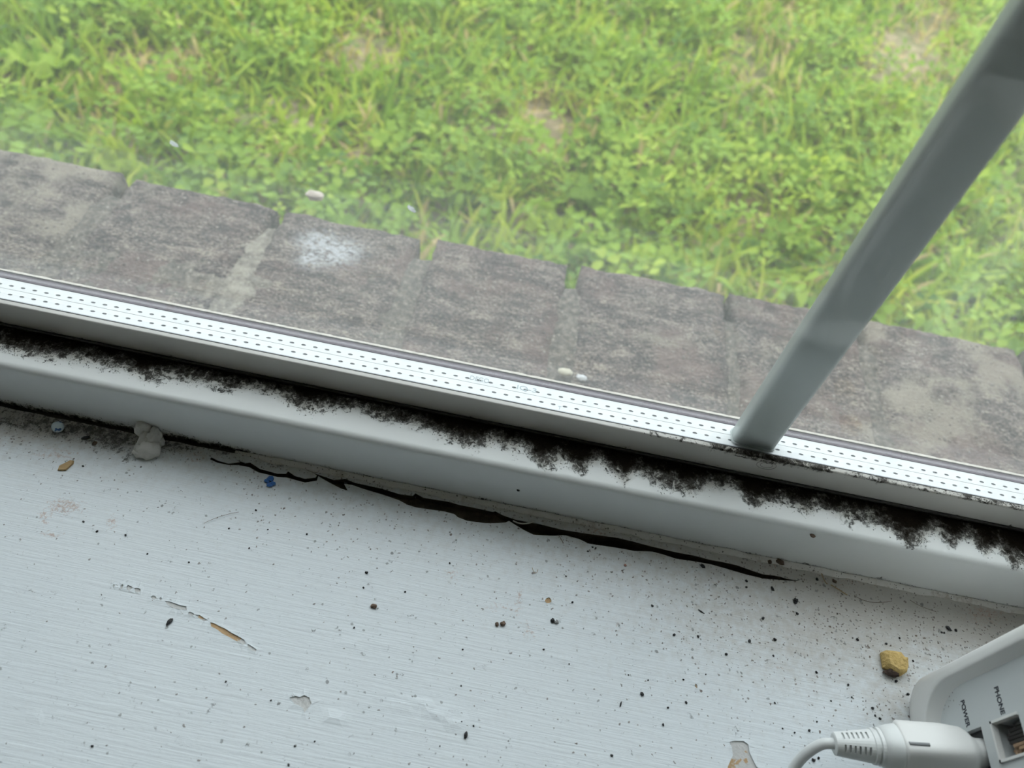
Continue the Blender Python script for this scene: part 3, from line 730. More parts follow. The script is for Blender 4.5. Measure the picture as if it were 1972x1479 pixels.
def blades(n, lmin, lmax, wmin, wmax, seed, bias=0):
    x, y, px, py = scatter(n); m_ = len(x)
    dry = np.minimum(1, 1.25*gauss(px, py, DRY)); lush = gauss(px, py, LUSH); dark = gauss(px, py, DARK)
    keep = rng.random(m_) > (dry*.93+dark*.5)
    x, y, px, py, dry, lush, dark = [a[keep] for a in (x, y, px, py, dry, lush, dark)]; m_ = len(x)
    cl = np.array([noise.noise(Vector((a*5, b*5, seed))) for a, b in zip(x, y)])
    cl2 = np.array([noise.noise(Vector((a*17, b*17, seed+4))) for a, b in zip(x, y)])
    Ln = (lmin+(lmax-lmin)*rng.random(m_))*(1+.5*cl+.35*lush-.45*dry); W = (wmin+(wmax-wmin)*rng.random(m_))*(1+.3*lush)
    az = rng.random(m_)*2*np.pi*.45+6*cl2+rng.random(m_)*1.5; lean = .35+1.0*rng.random(m_)
    dx, dy = np.cos(az), np.sin(az); sxx, syy = -dy, dx
    pts = []
    z0 = ZG-.01
    for t, wf in ((0, .6), (.35, 1), (.7, .8), (1.0, 0)):
        a = lean*(.45+.75*t)
        r = Ln*t*np.sin(a); h = Ln*t*np.cos(np.minimum(a, 1.75))
        cx_, cy_, cz = x+dx*r, y+dy*r, z0+h
        if wf == 0: pts.append(np.c_[cx_, cy_, cz])
        else:
            ww = W*wf/2
            pts.append(np.c_[cx_-sxx*ww, cy_-syy*ww, cz]); pts.append(np.c_[cx_+sxx*ww, cy_+syy*ww, cz+ww*.5])
    P = np.stack(pts, 1)
    f = np.array([[0, 1, 3], [0, 3, 2], [2, 3, 5], [2, 5, 4], [4, 5, 6]])
    Fm = (np.arange(m_)[:, None, None]*7+f[None]).reshape(-1, 3)
    tint = np.clip(.50+.22*cl+.18*cl2+rng.normal(0, .15, m_)-.10*lush-.35*dark+bias, 0, .84)
    strw = rng.random(m_) < (.045+.60*dry); tint = np.where(strw, .87+.13*rng.random(m_), tint)
    P = P.reshape(-1, 3); P[:, 1] = np.maximum(P[:, 1], .378)
    return P, Fm, np.repeat(tint, 7)
def mass(name, chunks, m, label, cat):
    Vs = []; Fs = []; T = []; o_ = 0
    for P, f, t in chunks: Vs.append(P); Fs.append(f+o_); T.append(t); o_ += len(P)
    V = np.concatenate(Vs).astype(np.float32); Fm = np.concatenate(Fs).astype(np.int32); T = np.concatenate(T).astype(np.float32)
    me = bpy.data.meshes.new(name); me.vertices.add(len(V)); me.vertices.foreach_set('co', V.ravel())
    me.loops.add(Fm.size); me.loops.foreach_set('vertex_index', Fm.ravel())
    me.polygons.add(len(Fm)); me.polygons.foreach_set('loop_start', np.arange(0, Fm.size, 3, dtype=np.int32))
    me.update(calc_edges=True); me.validate()
    me.attributes.new('tint', 'FLOAT', 'POINT').data.foreach_set('value', T)
    me.materials.append(m); o = bpy.data.objects.new(name, me); link(o); tag(o, label, cat, kind='stuff'); return o
mass('grass', [blades(130000, .035, .095, .0042, .0095, 1), blades(5000, .08, .14, .004, .008, 2, -.05), blades(100000, .02, .05, .004, .009, 3, .08)], M_grass, 'yellow-green grass of the garden beyond the brick ledge', 'grass')
def clover(n, seed):
    x, y, px, py = scatter(n); m_ = len(x)
    dry = np.minimum(1, 1.3*gauss(px, py, DRY)); dark = gauss(px, py, DARK)
    cl = np.array([noise.noise(Vector((a*4, b*4, seed))) for a, b in zip(x, y)])
    keep = (rng.random(m_) > dry*1.0) & (cl+rng.normal(0, .2, m_) > -.08)
    x, y, cl, dark = x[keep], y[keep], cl[keep], dark[keep]; m_ = len(x)
    z = ZG+.025+.05*rng.random(m_); R = .008+.012*rng.random(m_); a0 = rng.random(m_)*6.28
    tx, ty = rng.normal(0, .35, m_), rng.normal(0, .35, m_)
    Pl = []
    for k in range(3):
        a = a0+k*2.094
        for (rr, aa) in ((.1, 0), (.8, -.55), (1.25, -.28), (1.15, 0), (1.25, .28), (.8, .55)):
            px_, py_ = R*rr*np.cos(a+aa), R*rr*np.sin(a+aa)
            Pl.append(np.c_[x+px_, y+py_, z+px_*tx+py_*ty+(R*.15 if aa else 0)])
    P = np.stack(Pl, 1)
    f = np.array([[k*6, k*6+i, k*6+i+1] for k in range(3) for i in range(1, 5)])
    Fm = (np.arange(m_)[:, None, None]*18+f[None]).reshape(-1, 3)
    tint = np.clip(.45+.3*cl+rng.normal(0, .17, m_)-.3*dark, 0, 1)
    return P.reshape(-1, 3), Fm, np.repeat(tint, 18)
mass('clover', [clover(60000, 9)], M_leaf, 'small rounded clover leaves growing through the grass', 'clover')
# broad-leaved weeds one can pick out
def weed(px_, py_, size, nl, lab, wide=.42, tint=.5, lift=.5):
    p = at(px_, py_, ZG+.05); root = empty('broadleaf_weed', (p.x, p.y, ZG)); tag(root, lab, 'weed')
    for k in range(nl):
        a = 6.283*k/nl+random.uniform(-.3, .3); L = size*random.uniform(.75, 1.1); W = L*wide
        V = []; Fc = []; n = 7
        for i in range(n+1):
            t = i/n; wv = W/2*math.sin(math.pi*min(1, t*.93+.04))**.8
            r = L*t; z = L*(lift*t-.65*lift*t*t*1.3)+.02+.01*math.sin(t*9+k)
            for s in (-1, 0, 1):
                V.append((math.cos(a)*r-math.sin(a)*s*wv, math.sin(a)*r+math.cos(a)*s*wv, z+abs(s)*wv*.35))
            if i:
                b = i*3; Fc += [(b-3, b-2, b+1, b), (b-2, b-1, b+2, b+1)]
        me = bpy.data.meshes.new('leaf'); me.from_pydata(V, [], Fc); me.materials.append(M_leaf)
        me.polygons.foreach_set('use_smooth', [True]*len(Fc))
        o = bpy.data.objects.new('leaf', me); link(o, root); set_attr(o, 'tint', np.full(len(V), min(1, max(0, tint+random.uniform(-.12, .12)))))
WEEDS = [(60, 95, .085, 6, 'large bright dock-like weed at the upper left corner of the lawn', .45, .62), (185, 20, .08, 5, 'upright narrow-leaved weed at the top edge, right of the corner weed', .25, .6),
         (385, 345, .055, 5, 'pale round-leaved weed touching the ledge behind the second whole brick', .6, .45), (70, 300, .045, 5, 'small round-leaved weed above the first brick at the left edge', .6, .55),
         (215, 290, .05, 5, 'small light green weed overhanging the brick corner at the left', .5, .7), (500, 85, .07, 6, 'dark green leafy tuft in the upper left lawn', .35, .3),
         (790, 235, .08, 9, 'dense mid green tuft in the middle of the lawn', .22, .45), (1340, 40, .07, 7, 'green leafy tuft near the top edge left of the upright bar', .3, .4),
         (960, 345, .05, 5, 'bright yellow-green weed above the middle bricks', .5, .95), (750, 395, .045, 5, 'light green weed just above the fourth brick', .5, .6),
         (1650, 70, .08, 8, 'dark green tuft close to the upper left side of the bar', .25, .25), (1560, 320, .07, 7, 'green weed tuft left of the middle of the bar', .3, .45),
         (1050, 395, .05, 6, 'low leafy weed above the fifth brick', .5, .6), (1180, 210, .06, 8, 'curled green tuft right of the dry patch', .25, .4), (1880, 500, .06, 6, 'light green weed right of the bar', .45, .7), (430, 255, .06, 6, 'leafy green weed between the left dry patch and the ledge', .35, .35)]
for (a, b, s, n, lab, wd, ti) in WEEDS: weed(a, b, s, n, lab, wd, ti)
flint(607, 378, .006, 'pinkish stone among the weeds above the third brick edge', 4)

# ------------------------------------------------------------------ router, plug and cable
M = Mat('router_plastic', (.74, .735, .715), .38); M.col(M.mix(M.noise(40, 2), (.73, .73, .715), (.77, .765, .75))); M_rout = M.m
M = Mat('router_panel', (.60, .63, .635), .5)
c = (.60, .63, .635); yz = M.n('ShaderNodeSeparateXYZ'); M.put(yz.inputs[0], M.co)
dd = M.math('ADD', M.step(yz.outputs['Y'], .100, .112, 0, .9), 0.0); dz = M.step(yz.outputs['Z'], .016, .034, .9, 0)
sp, rr = specks(M, M.math('MULTIPLY', M.math('MULTIPLY', dd, dz), .8), 900, 500)
cc = M.mix(M.math('MULTIPLY', M.math('MULTIPLY', dd, dz), .25), c, (.38, .34, .31)); cc = M.mix(M.math('MULTIPLY', sp, .7), cc, (.12, .09, .08)); M.col(cc); M_panel = M.m
M = Mat('black_plastic', (.012, .012, .014), .4); M_black = M.m
M = Mat('cable_plastic', (.70, .715, .71), .42); M_cable = M.m
rt = empty('router', (.21, .07, 0)); tag(rt, 'white upright router at the lower right corner of the sill with its sockets facing left', 'router')
def rrect(y0, y1, z0, z1, r, n=8):
    P = []
    for (cy, cz, a0) in ((y1-r, z0+r, -90), (y1-r, z1-r, 0), (y0+r, z1-r, 90), (y0+r, z0+r, 180)):
        for i in range(n+1):
            a = (a0+90*i/n)*D2R; P.append((cy+r*math.cos(a), cz+r*math.sin(a)))
    return P
loops = [(.2350, rrect(.032, .112, .006, .150, .012)), (.2290, rrect(.024, .1195, .0005, .157, .014)), (.2000, rrect(.0225, .1215, .0, .158, .014)), (.1950, rrect(.0225, .1215, .0, .158, .014)), (.1932, rrect(.0228, .1212, .0003, .1577, .014)),
         (.1922, rrect(.0238, .1202, .0013, .1567, .0135)), (.1918, rrect(.0255, .1185, .0035, .1550, .0145)), (.1916, rrect(.0278, .1170, .0090, .1525, .020)), (.1916, rrect(.0282, .1161, .0098, .1520, .0205)), (.1918, rrect(.0284, .1158, .0101, .1518, .0205)), (.1922, rrect(.0285, .1156, .0103, .1516, .0205)),
         (.1958, rrect(.0292, .1140, .0116, .1505, .0205)), (.1962, rrect(.0296, .1136, .0120, .1502, .0205))]
V = []; Fc = []; n = len(loops[0][1])
for x, L in loops: V += [(x, a, b) for a, b in L]
for k in range(len(loops)-1):
    for i in range(n): j = (i+1) % n; Fc.append((k*n+i, k*n+j, (k+1)*n+j, (k+1)*n+i))
Fc.append(tuple(range(n)))
mesh_obj('casing', V, Fc, M_rout, rt, smooth=True)
# socket panel with real openings
ports = {'phone': (.0831, .0969, .0437, .0580), 'power': (.0825, .0968, .0225, .0376), 'a': (.0640, .0790, .0437, .0590), 'b': (.0440, .0590, .0437, .0590)}
outl3 = loops[-1][1]
hol = [[(a, c_), (b, c_), (b, d_), (a, d_)] for a, b, c_, d_ in ports.values()]
vs, fs = sheet(outl3, hol, [(y, z) for y in np.arange(.034, .112, .004) for z in np.arange(.015, .148, .004)])
bm = bmesh.new(); bv = [bm.verts.new((.1962, v.x, v.y)) for v in vs]
for f in fs: bm.faces.new([bv[i] for i in f])
bmesh.ops.delete(bm, geom=[v for v in bm.verts if not v.link_faces], context='VERTS')
inner = [e for e in bm.edges if e.is_boundary and all(any(a-1e-5 < v.co.y < b+1e-5 and c_-1e-5 < v.co.z < d_+1e-5 for a, b, c_, d_ in ports.values()) for v in e.verts)]
r = bmesh.ops.extrude_edge_only(bm, edges=inner)
for v in [g for g in r['geom'] if isinstance(g, bmesh.types.BMVert)]: v.co.x += .011
pn = bm_obj('socket_panel', bm, M_panel, rt); tag(pn, 'grey panel with printed words and sockets')
for k, (a, b, c_, d_) in ports.items():
    if k == 'power': continue
    # bezel frame, cavity back and contacts
    bm = bmesh.new(); t_ = .0009
    add_box(bm, .1953, .1975, a, a+t_, c_, d_); add_box(bm, .1953, .1975, b-t_, b, c_, d_); add_box(bm, .1953, .1975, a, b, c_, c_+t_)
    s_ = bm_obj('phone_socket' if k == 'phone' else 'network_socket', bm, M_rout, rt)
    box('socket_back', .2065, .2072, a, b, c_, d_, M_hole, s_)
    if k == 'phone':
        M = Mat('contact_black', (.02, .017, .015), .6); M_ct = M.m
        M = Mat('dusty_contact', (.30, .20, .13), .8); M.col(M.mix(M.noise(900, 3), (.10, .07, .05), (.55, .36, .22))); M_dc = M.m
        # stepped inner wall of the jack
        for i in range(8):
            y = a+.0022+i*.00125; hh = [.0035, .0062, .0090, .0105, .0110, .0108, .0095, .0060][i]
            box('contact', .1985, .2050, y, y+.00100, d_-.0012-hh*.92, d_-.0016, M_ct if i > 2 else M_dc, s_)  # black contact strips, made wide so the cavity reads darker
        bb = blob((.2010, a+.0040, c_+.0045), .0024, .5, 2.0, 8, 3, (.6, 1.1, .9)); bm_obj('fluff', bb, M_dc, s_)
box('power_socket', .1985, .2060, .0826, .0967, .0226, .0375, M_black, rt)
for s_, yy, zz, wd in (('POWER', .1080, .0298, .0098), ('PHONE', .1076, .0497, .0096)):
    text('printed_text', s_, (.19615, yy, zz), (0, -1, 0), (0, 0, 1), .0031, M_inkd, pn, width=wd, bold=.00010)

T0 = Vector((.1462, .0850, .0220)); T1 = Vector((.1975, .0890, .0315))
ax = (T1-T0).normalized(); sdv = ax.cross(Vector((0, 0, 1))).normalized(); upp = sdv.cross(ax)
rot_ = 30*D2R
sdv, upp = sdv*math.cos(rot_)+upp*math.sin(rot_), upp*math.cos(rot_)-sdv*math.sin(rot_)
plug = empty('power_plug', tuple(T1)); tag(plug, 'white power plug with slotted strain relief pushed into the router socket', 'power plug')
def sq_loop(t, ry_, rz_, e, n=32):
    L = []
    for i in range(n):
        a = 2*math.pi*i/n; c_, s_ = math.cos(a), math.sin(a)
        L.append(T0+ax*t+sdv*(ry_*math.copysign(abs(c_)**(2/e), c_))+upp*(rz_*math.copysign(abs(s_)**(2/e), s_)))
    return L
def loft(name, secs, m, parent, n=32, ret=False):
    V = []; Fc = []
    for s_ in secs: V += sq_loop(*s_, n=n)
    for k in range(len(secs)-1):
        for i in range(n): j = (i+1) % n; Fc.append((k*n+i, k*n+j, (k+1)*n+j, (k+1)*n+i))
    Fc.append(tuple(range(n))[::-1]); Fc.append(tuple((len(secs)-1)*n+i for i in range(n)))
    return mesh_obj(name, V, Fc, m, parent, smooth=True)
sr = loft('strain_relief', [(0, .0034, .0034, 2.2), (.0003, .0039, .0039, 2.3), (.006, .0047, .0046, 2.3), (.0135, .0058, .0055, 2.3), (.0137, .0062, .0058, 2.3), (.0148, .0063, .0060, 2.3), (.0150, .0057, .0055, 2.3), (.0156, .0057, .0055, 2.3), (.0158, .0066, .0062, 2.3), (.0170, .0066, .0062, 2.3)], M_cable, None)
cuts = []
bmc = bmesh.new()
for i in range(6):
    t = .0030+i*.0017; rad = .0042+(.0058-.0042)*t/.0135
    for (ang) in (26, 92, 160, 218, 285):
        a = ang*D2R
        g = bmesh.ops.create_cube(bmc, size=1)
        rd = (sdv*-math.sin(a-math.pi/2)*-1)
        o_r = (sdv*math.cos(a)+upp*math.sin(a)); tg = (sdv*-math.sin(a)+upp*math.cos(a))
        for v in g['verts']:
            c_ = v.co.copy(); v.co = T0+ax*(t+c_.x*.00075)+o_r*(rad+.0002+c_.y*.0032)+tg*(c_.z*.0030)
bmesh.ops.recalc_face_normals(bmc, faces=bmc.faces)
bms = bmesh.new(); bms.from_mesh(sr.data); bmesh.ops.recalc_face_normals(bms, faces=bms.faces); bms.to_mesh(sr.data); bms.free()
cme = bpy.data.meshes.new('cutter'); bmc.to_mesh(cme); bmc.free(); cob = bpy.data.objects.new('cutter', cme); link(cob)
md = sr.modifiers.new('b', 'BOOLEAN'); md.object = cob; md.operation = 'DIFFERENCE'; md.solver = 'EXACT'
bpy.context.view_layer.update(); dg = bpy.context.evaluated_depsgraph_get()
nm = bpy.data.meshes.new_from_object(sr.evaluated_get(dg)); sr.modifiers.clear(); sr.data = nm
nm.polygons.foreach_set('use_smooth', [False]*len(nm.polygons))
bpy.data.objects.remove(cob, do_unlink=True)
sr.parent = plug; sr.matrix_parent_inverse = Matrix.Translation(-Vector(plug.location))
loft('collar', [(.0168, .0060, .0058, 2.4), (.0172, .0068, .0066, 2.4), (.0200, .0075, .0072, 2.5), (.0228, .0079, .0074, 2.8), (.0236, .0074, .0070, 2.8)], M_cable, plug)
pb_ = loft('plug_body', [(.0230, .0072, .0068, 3.6), (.0234, .0078, .0074, 4.2), (.0240, .0081, .0077, 4.8), (.040, .0079, .0076, 4.8), (.0465, .0076, .0072, 3.8), (.0485, .0070, .0067, 2.8), (.0500, .0056, .0054, 2.3), (.0515, .0052, .0052, 2.0), (.0550, .0052, .0052, 2.0)], M_rout, plug)
# groove on the plug body
a_ = 62*D2R
gpts = [T0+ax*t+sdv*(.0061)+upp*(.0074) for t in (.0268, .0300, .0330)]
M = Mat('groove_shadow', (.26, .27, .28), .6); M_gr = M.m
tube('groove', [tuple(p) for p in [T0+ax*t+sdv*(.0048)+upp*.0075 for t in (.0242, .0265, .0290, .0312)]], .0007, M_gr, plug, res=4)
pts = [tuple(T0+ax*.0015), tuple(T0-ax*.002)]
for a, b, z in ((1585, 1431, .0205), (1562, 1443, .0170), (1540, 1462, .0115), (1524, 1486, .0065), (1512, 1520, .0032), (1500, 1570, .0022), (1488, 1640, .0021), (1475, 1740, .0021)):
    pts.append(tuple(at(a, b, z)))
pts += [(pts[-1][0], .024, .0021), (pts[-1][0], .014, -.001), (pts[-1][0]+.004, .012, -.06), (pts[-1][0]+.02, .012, -.30), (pts[-1][0]+.03, .010, -.70)]
cb = tube('power_cable', pts, .0020, M_cable, res=12); tag(cb, 'white round cable curving from the plug over the sill edge', 'cable')

# ------------------------------------------------------------------ things on the sill
M = Mat('old_putty', (.58, .55, .52), .7); M.col(M.mix(M.noise(260, 4), (.60, .58, .55), (.76, .74, .71))); M.nrm(M.bump(M.noise(500, 4), .0006)); M_putty = M.m
pt = empty('putty_lump', tuple(at(288, 862))); tag(pt, 'lump of pale putty stuck to the frame at the left, mould around it', 'putty')
for (a, b, z, r, sc, sd) in ((287, 864, .0022, .0056, (1, .9, .6), 1), (280, 822, .0050, .0046, (1, .75, 1.0), 2), (298, 842, .0035, .0042, (.8, 1.1, 1.1), 3), (271, 870, .0015, .0036, (1, .9, .5), 5), (306, 850, .0020, .0032, (.9, .7, .7), 6), (284, 843, .0030, .0045, (.8, 1.2, .9), 7)):
    p = at(a, b, z); p.y = min(p.y, .1690)
    bm_obj('putty_piece', blob(p, r, .28, 1.8, sd, 3, sc), M_putty, pt, smooth=True)
M = Mat('white_blue_bead', (.7, .78, .82), .25); M.col(M.mix(M.step(M.noise(330, 2, vec=M.map((1, 1, 1))), .56, .62), (.62, .72, .77), (.03, .10, .28))); M_bb = M.m
p = at(112, 823, .0022); o = bm_obj('round_bead', blob((0, 0, 0), .0027, .05, 1, 2, 3), M_bb, smooth=True); o.location = (p.x, p.y, .0026); tag(o, 'tiny round white and blue bead on the mouldy sill left of the putty', 'bead')
M = Mat('wood_shaving', (.42, .28, .13), .7); M.col(M.mix(M.noise(1, 4, vec=M.map((300, 1500, 300))), (.30, .18, .07), (.55, .39, .20))); M_wood = M.m
def flake(name, P, th, m, lab, cat, group=None, curl=0.0):
    """thin irregular flake from pixel outline"""
    Q = [at(a, b, 0) for a, b in P]; c_ = sum(Q, Vector())/len(Q); n = len(Q)
    V = [(q_.x-c_.x, q_.y-c_.y, .00015+curl*((q_.x-c_.x)**2)*1000) for q_ in Q]+[((q_.x-c_.x)*.9, (q_.y-c_.y)*.9, th+curl*((q_.x-c_.x)**2)*1000) for q_ in Q]
    Fc = [tuple(range(n))[::-1], tuple(range(n, 2*n))]+[(i, (i+1) % n, n+(i+1) % n, n+i) for i in range(n)]
    o = mesh_obj(name, V, Fc, m); o.location = (c_.x, c_.y, 0); tag(o, lab, cat, group); return o
flake('wood_flake', [(111, 907), (114, 899), (126, 893), (137, 887), (143, 888), (142, 894), (134, 901), (127, 907)], .0009, M_wood, 'small tan wood flake on the sill below the blue and white bead', 'wood flake')
M = Mat('blue_plastic', (.02, .12, .42), .5); M.col(M.mix(M.noise(500, 3), (.01, .07, .30), (.06, .22, .55))); M_blue = M.m
bl = empty('blue_fleck', tuple(at(520, 928))); tag(bl, 'crumpled bright blue fleck on the sill below the crack', 'plastic fleck')
for (a, b, r) in ((514, 926, .0012), (521, 922, .0017), (525, 931, .0014), (519, 934, .0013)):
    bm_obj('fleck_piece', blob(at(a, b, .0007), r, .5, 2.2, a, 2, (1, .8, .45)), M_blue, bl)
# yellow foam crumb
M = Mat('yellow_foam', (.60, .38, .10), .9); M.col(M.mix(M.noise(480, 5, .7), (.42, .26, .07), (.82, .62, .27))); M.nrm(M.bump(M.noise(520, 5), .0012)); M_foam = M.m
M = Mat('dark_crust', (.05, .03, .02), .8); M.col(M.mix(M.noise(500, 4), (.02, .014, .01), (.10, .06, .045))); M_crust = M.m
fo = empty('foam_crumb', tuple(at(1718, 1280))); tag(fo, 'yellow foam crumb with a dark crust lying near the router', 'foam crumb')
P = [(1694, 1259), (1703, 1256), (1716, 1257), (1728, 1259), (1738, 1268), (1743, 1272), (1744, 1284), (1741, 1296), (1730, 1303), (1722, 1300), (1708, 1292), (1699, 1286), (1696, 1274)]
Q = [at(a, b, 0) for a, b in P]; c_ = at(1719, 1279, 0)
V = []; Fc = []; rings = ((1.0, .0001), (1.04, .0016), (.93, .0034), (.70, .0045), (.35, .0049)); n = len(Q)
for k, (s_, z) in enumerate(rings):
    for i, q_ in enumerate(Q):
        e = noise.noise(Vector((i*1.7, k*2.3, 0)))*.0006; V.append((c_.x+(q_.x-c_.x)*s_+e, c_.y+(q_.y-c_.y)*s_+e, z+noise.noise(Vector((i*2.1, k, 5)))*.0009*(k > 0)))
    if k:
        for i in range(n): j = (i+1) % n; Fc.append(((k-1)*n+i, (k-1)*n+j, k*n+j, k*n+i))
V.append((c_.x, c_.y, .0050)); Fc += [((len(rings)-1)*n+i, (len(rings)-1)*n+(i+1) % n, len(V)-1) for i in range(n)]
mesh_obj('foam', V, Fc, M_foam, fo)
bm_obj('dark_crust', blob(at(1717, 1296, .0016), .0027, .35, 2, 3, 3, (1.25, .55, .6)), M_crust, fo).rotation_euler = (0, 0, 0)
bm_obj('dark_crust', blob(at(1731, 1260, .0032), .0009, .2, 2, 7, 2, (1, 1.1, .8)), M_crust, fo)

# larger bits of debris, each its own label
M = Mat('black_debris', (.02, .02, .022), .6); M_deb = M.m
M = Mat('brown_debris', (.10, .07, .05), .8); M.col(M.mix(M.noise(800, 3), (.05, .035, .025), (.20, .13, .09))); M_brn = M.m
M = Mat('grey_debris', (.22, .22, .22), .7); M_gry = M.m
def crumb(px_, py_, a, b, rot, lab, m=M_deb, name='debris_crumb', cat='debris', group=None, amp=.3):
    """a, b half sizes in px of the photograph (4.6 px per mm on the sill)"""
    P = at(px_, py_, 0); s = (P-CAM).dot(fwd)/F
    o = bm_obj(name, blob((0, 0, 0), 1, amp, 1.6, px_*.013, 2, (a*s, b*s*1.15, min(a, b)*s*.8)), m)
    o.location = (P.x, P.y, min(a, b)*s*.55); o.rotation_euler = (0, 0, rot-ROLL*0); tag(o, lab, cat, group); return o
crumb(327, 1198, 8, 3.6, 1.15, 'black elongated pellet on the open sill left of the tan scratch')
crumb(720, 1168, 6.5, 4, 0, 'brown seed-like crumb on the bare paint left of centre', M_brn)
crumb(957, 1203, 3.5, 4, 0, 'left crumb of the dark pair on the sill below the crack', M_brn); crumb(968, 1202, 6, 4, .5, 'right, bigger crumb of the dark pair on the sill below the crack', M_brn, amp=.5)
crumb(1064, 1196, 4, 4, 0, 'black and grey bit of debris below the small tan chip', M_deb, amp=.5); crumb(1071, 1199, 5, 2.6, -.1, 'grey husk touching the black bit below the small tan chip', M_gry)
crumb(897, 1416, 3.8, 6, 0, 'black oval pellet near the bottom centre of the sill')
crumb(1236, 1337, 4, 3.2, -.6, 'black round pellet on the sill between the crack and the big paint chip')
crumb(1350, 1178, 7, 1.4, -.45, 'thin black splinter below the middle of the crack')
crumb(1195, 1357, 1.6, 5, -.2, 'thin upright dark splinter left of the black round pellet')
crumb(1826, 1211, 6.5, 3.2, -.6, 'fat black crumb just above the router')
crumb(1531, 1159, 4, 5, 0, 'ragged black crumb right of the end of the crack', M_deb, amp=.7)
crumb(1487, 1134, 3, 4, .5, 'ragged dark bit under the tip of the crack', M_deb, amp=.7); crumb(1353, 1091, 5.5, 3, -.5, 'black three-cornered crumb just under the crack', M_deb, amp=.7)
crumb(1500, 1083, 9, 5.5, -.3, 'brown lump on the strip between crack and frame', M_brn, amp=.4); crumb(1482, 1083, 4.5, 4, 0, 'small brown lump left of the brown lump beside the frame', M_brn, amp=.4)
crumb(1658, 1098, 3.6, 3, 0, 'dark crumb resting in the joint of frame and sill at the right', M_deb); crumb(1606, 1120, 5, 3, 0, 'dark brown bit right of the crack end, near the frame', M_brn, amp=.6)
crumb(1204, 1089, 3, 2.2, 0, 'pinkish dark crumb below the widest part of the crack', Mat('pink_debris', (.45, .22, .18), .7).m)
crumb(165, 844, 8, 3, .5, 'long dark crumb on the mouldy sill between bead and putty', M_deb); crumb(183, 855, 4, 4, 0, 'rust-brown crumb right of the long dark crumb by the putty', M_brn)
crumb(1000, 870+62, 3, 2, 0, 'tiny dark crumb stuck on the front of the frame, left of centre', M_deb).location = (at(1000, 932, .016).x, .1697, .016)
o = crumb(1565, 1032, 5, 2.8, -.2, 'brown flake stuck to the front of the frame, right of centre', M_brn); d = at(1565, 1032, 0)-CAM; pp = CAM+d*((.1694-CAM.y)/d.y); o.location = pp
tiny = [(178, 1437, 2.6), (435, 1313, 2.1), (493, 983, 2), (441, 1018, 1.8), (242, 1031, 2.1), (516, 1020, 1.6), (480, 1056, 1.8), (568, 1437, 2.2), (606, 1428, 1.7), (556, 1473, 2.4), (522, 1349, 1.8), (591, 1029, 2), (364, 1083, 1.8), (284, 1067, 1.8),
        (1256, 1167, 2.6), (1298, 1223, 2.8), (1344, 1226, 2.6), (1398, 1260, 2.8), (1443, 1235, 3.2), (1492, 1232, 3.2), (1469, 1191, 3), (1321, 1353, 2.6), (1286, 1363, 2.2), (1277, 1396, 2.5), (1178, 1455, 2.8), (1558, 1407, 2.6), (1437, 1119, 2.6), (1437, 1131, 2.2), (1573, 1116, 3),
        (1141, 1054, 2), (1147, 1056, 2), (1132, 1062, 1.8), (1102, 1160, 2.2), (1651, 1232, 2.8), (1680, 1364, 2.8), (1685, 1378, 2), (1694, 1384, 2.6), (1633, 1319, 2.4), (1572, 1295, 2.6), (1748, 1337, 2.8), (1840, 1214, 2.8), (1813, 1218, 2), (1818, 1219, 2), (1535, 1182, 2.8), (1725, 1312, 3),
        (1758, 1273, 2), (1706, 1240, 2.4), (1732, 1229, 2), (1566, 1464, 3.4), (1576, 1460, 2.6), (1489, 1263, 2), (891, 1251, 1.8), (888, 1329-8, 1.6), (1316, 1309, 1.9), (1359, 1299, 1.6), (700, 1132, 2), (780, 1140, 2), (866, 1085, 2), (706, 1103, 3), (682, 1209, 2), (160, 898, 2), (1573, 1460-70, 1.8), (1492, 1354, 2), (1047, 1251, 2), (1096, 1279, 1.6),
        (161, 1004+1, 2.2), (187, 1024, 2.4), (1090, 1110, 1.6), (1248, 1310, 1.7), (1210, 1300, 1.5), (1600, 1350, 1.8), (1640, 1343, 1.8), (1507, 1403, 1.6), (1530, 1411, 1.8), (912, 1398, 2), (889, 1390, 1.6), (847, 1437, 1.5)]
MARKS = [(112, 823, 'blue and white bead'), (288, 850, 'putty lump'), (125, 897, 'tan wood flake'), (520, 928, 'blue fleck'), (240, 1132, 'start of the long scratch'), (440, 1218, 'tan end of the long scratch'), (327, 1198, 'black pellet by the scratch'),
         (580, 1352, 'grey paint chip'), (720, 1168, 'brown seed-like crumb'), (962, 1203, 'dark crumb pair'), (1055, 1155, 'small tan chip'), (897, 1416, 'black oval pellet'), (1236, 1337, 'black round pellet'), (1350, 1178, 'thin black splinter'),
         (1422, 1440, 'big paint chip'), (1531, 1159, 'ragged black crumb'), (1718, 1280, 'yellow foam crumb'), (1826, 1211, 'fat black crumb'), (1620, 1415, 'power plug'), (1145, 1040, 'widest part of the crack'), (1487, 1134, 'tip of the crack'), (850, 1000, 'middle of the crack')]
DIRS = ['right', 'lower right', 'below', 'lower left', 'left', 'upper left', 'above', 'upper right']
seen_ = {}; tlab = {}
for (a, b, r) in sorted(tiny, key=lambda t: min(math.hypot(t[0]-u, t[1]-v) for u, v, _ in MARKS)):
    u, v, nme = min(MARKS, key=lambda t: math.hypot(a-t[0], b-t[1])); dr = DIRS[int(round(math.atan2(b-v, a-u)/(math.pi/4))) % 8]
    k = seen_.get((nme, dr), 0); seen_[(nme, dr)] = k+1; rk = ['nearest', 'second nearest', 'third nearest', 'fourth nearest', 'fifth nearest', 'sixth nearest'][min(k, 5)]
    ph = {'below': 'below the', 'above': 'above the', 'left': 'left of the', 'right': 'right of the'}.get(dr, 'to the '+dr+' of the')
    tlab[(a, b)] = 'tiny dark dirt crumb, '+rk+' '+ph+' '+nme
first = None
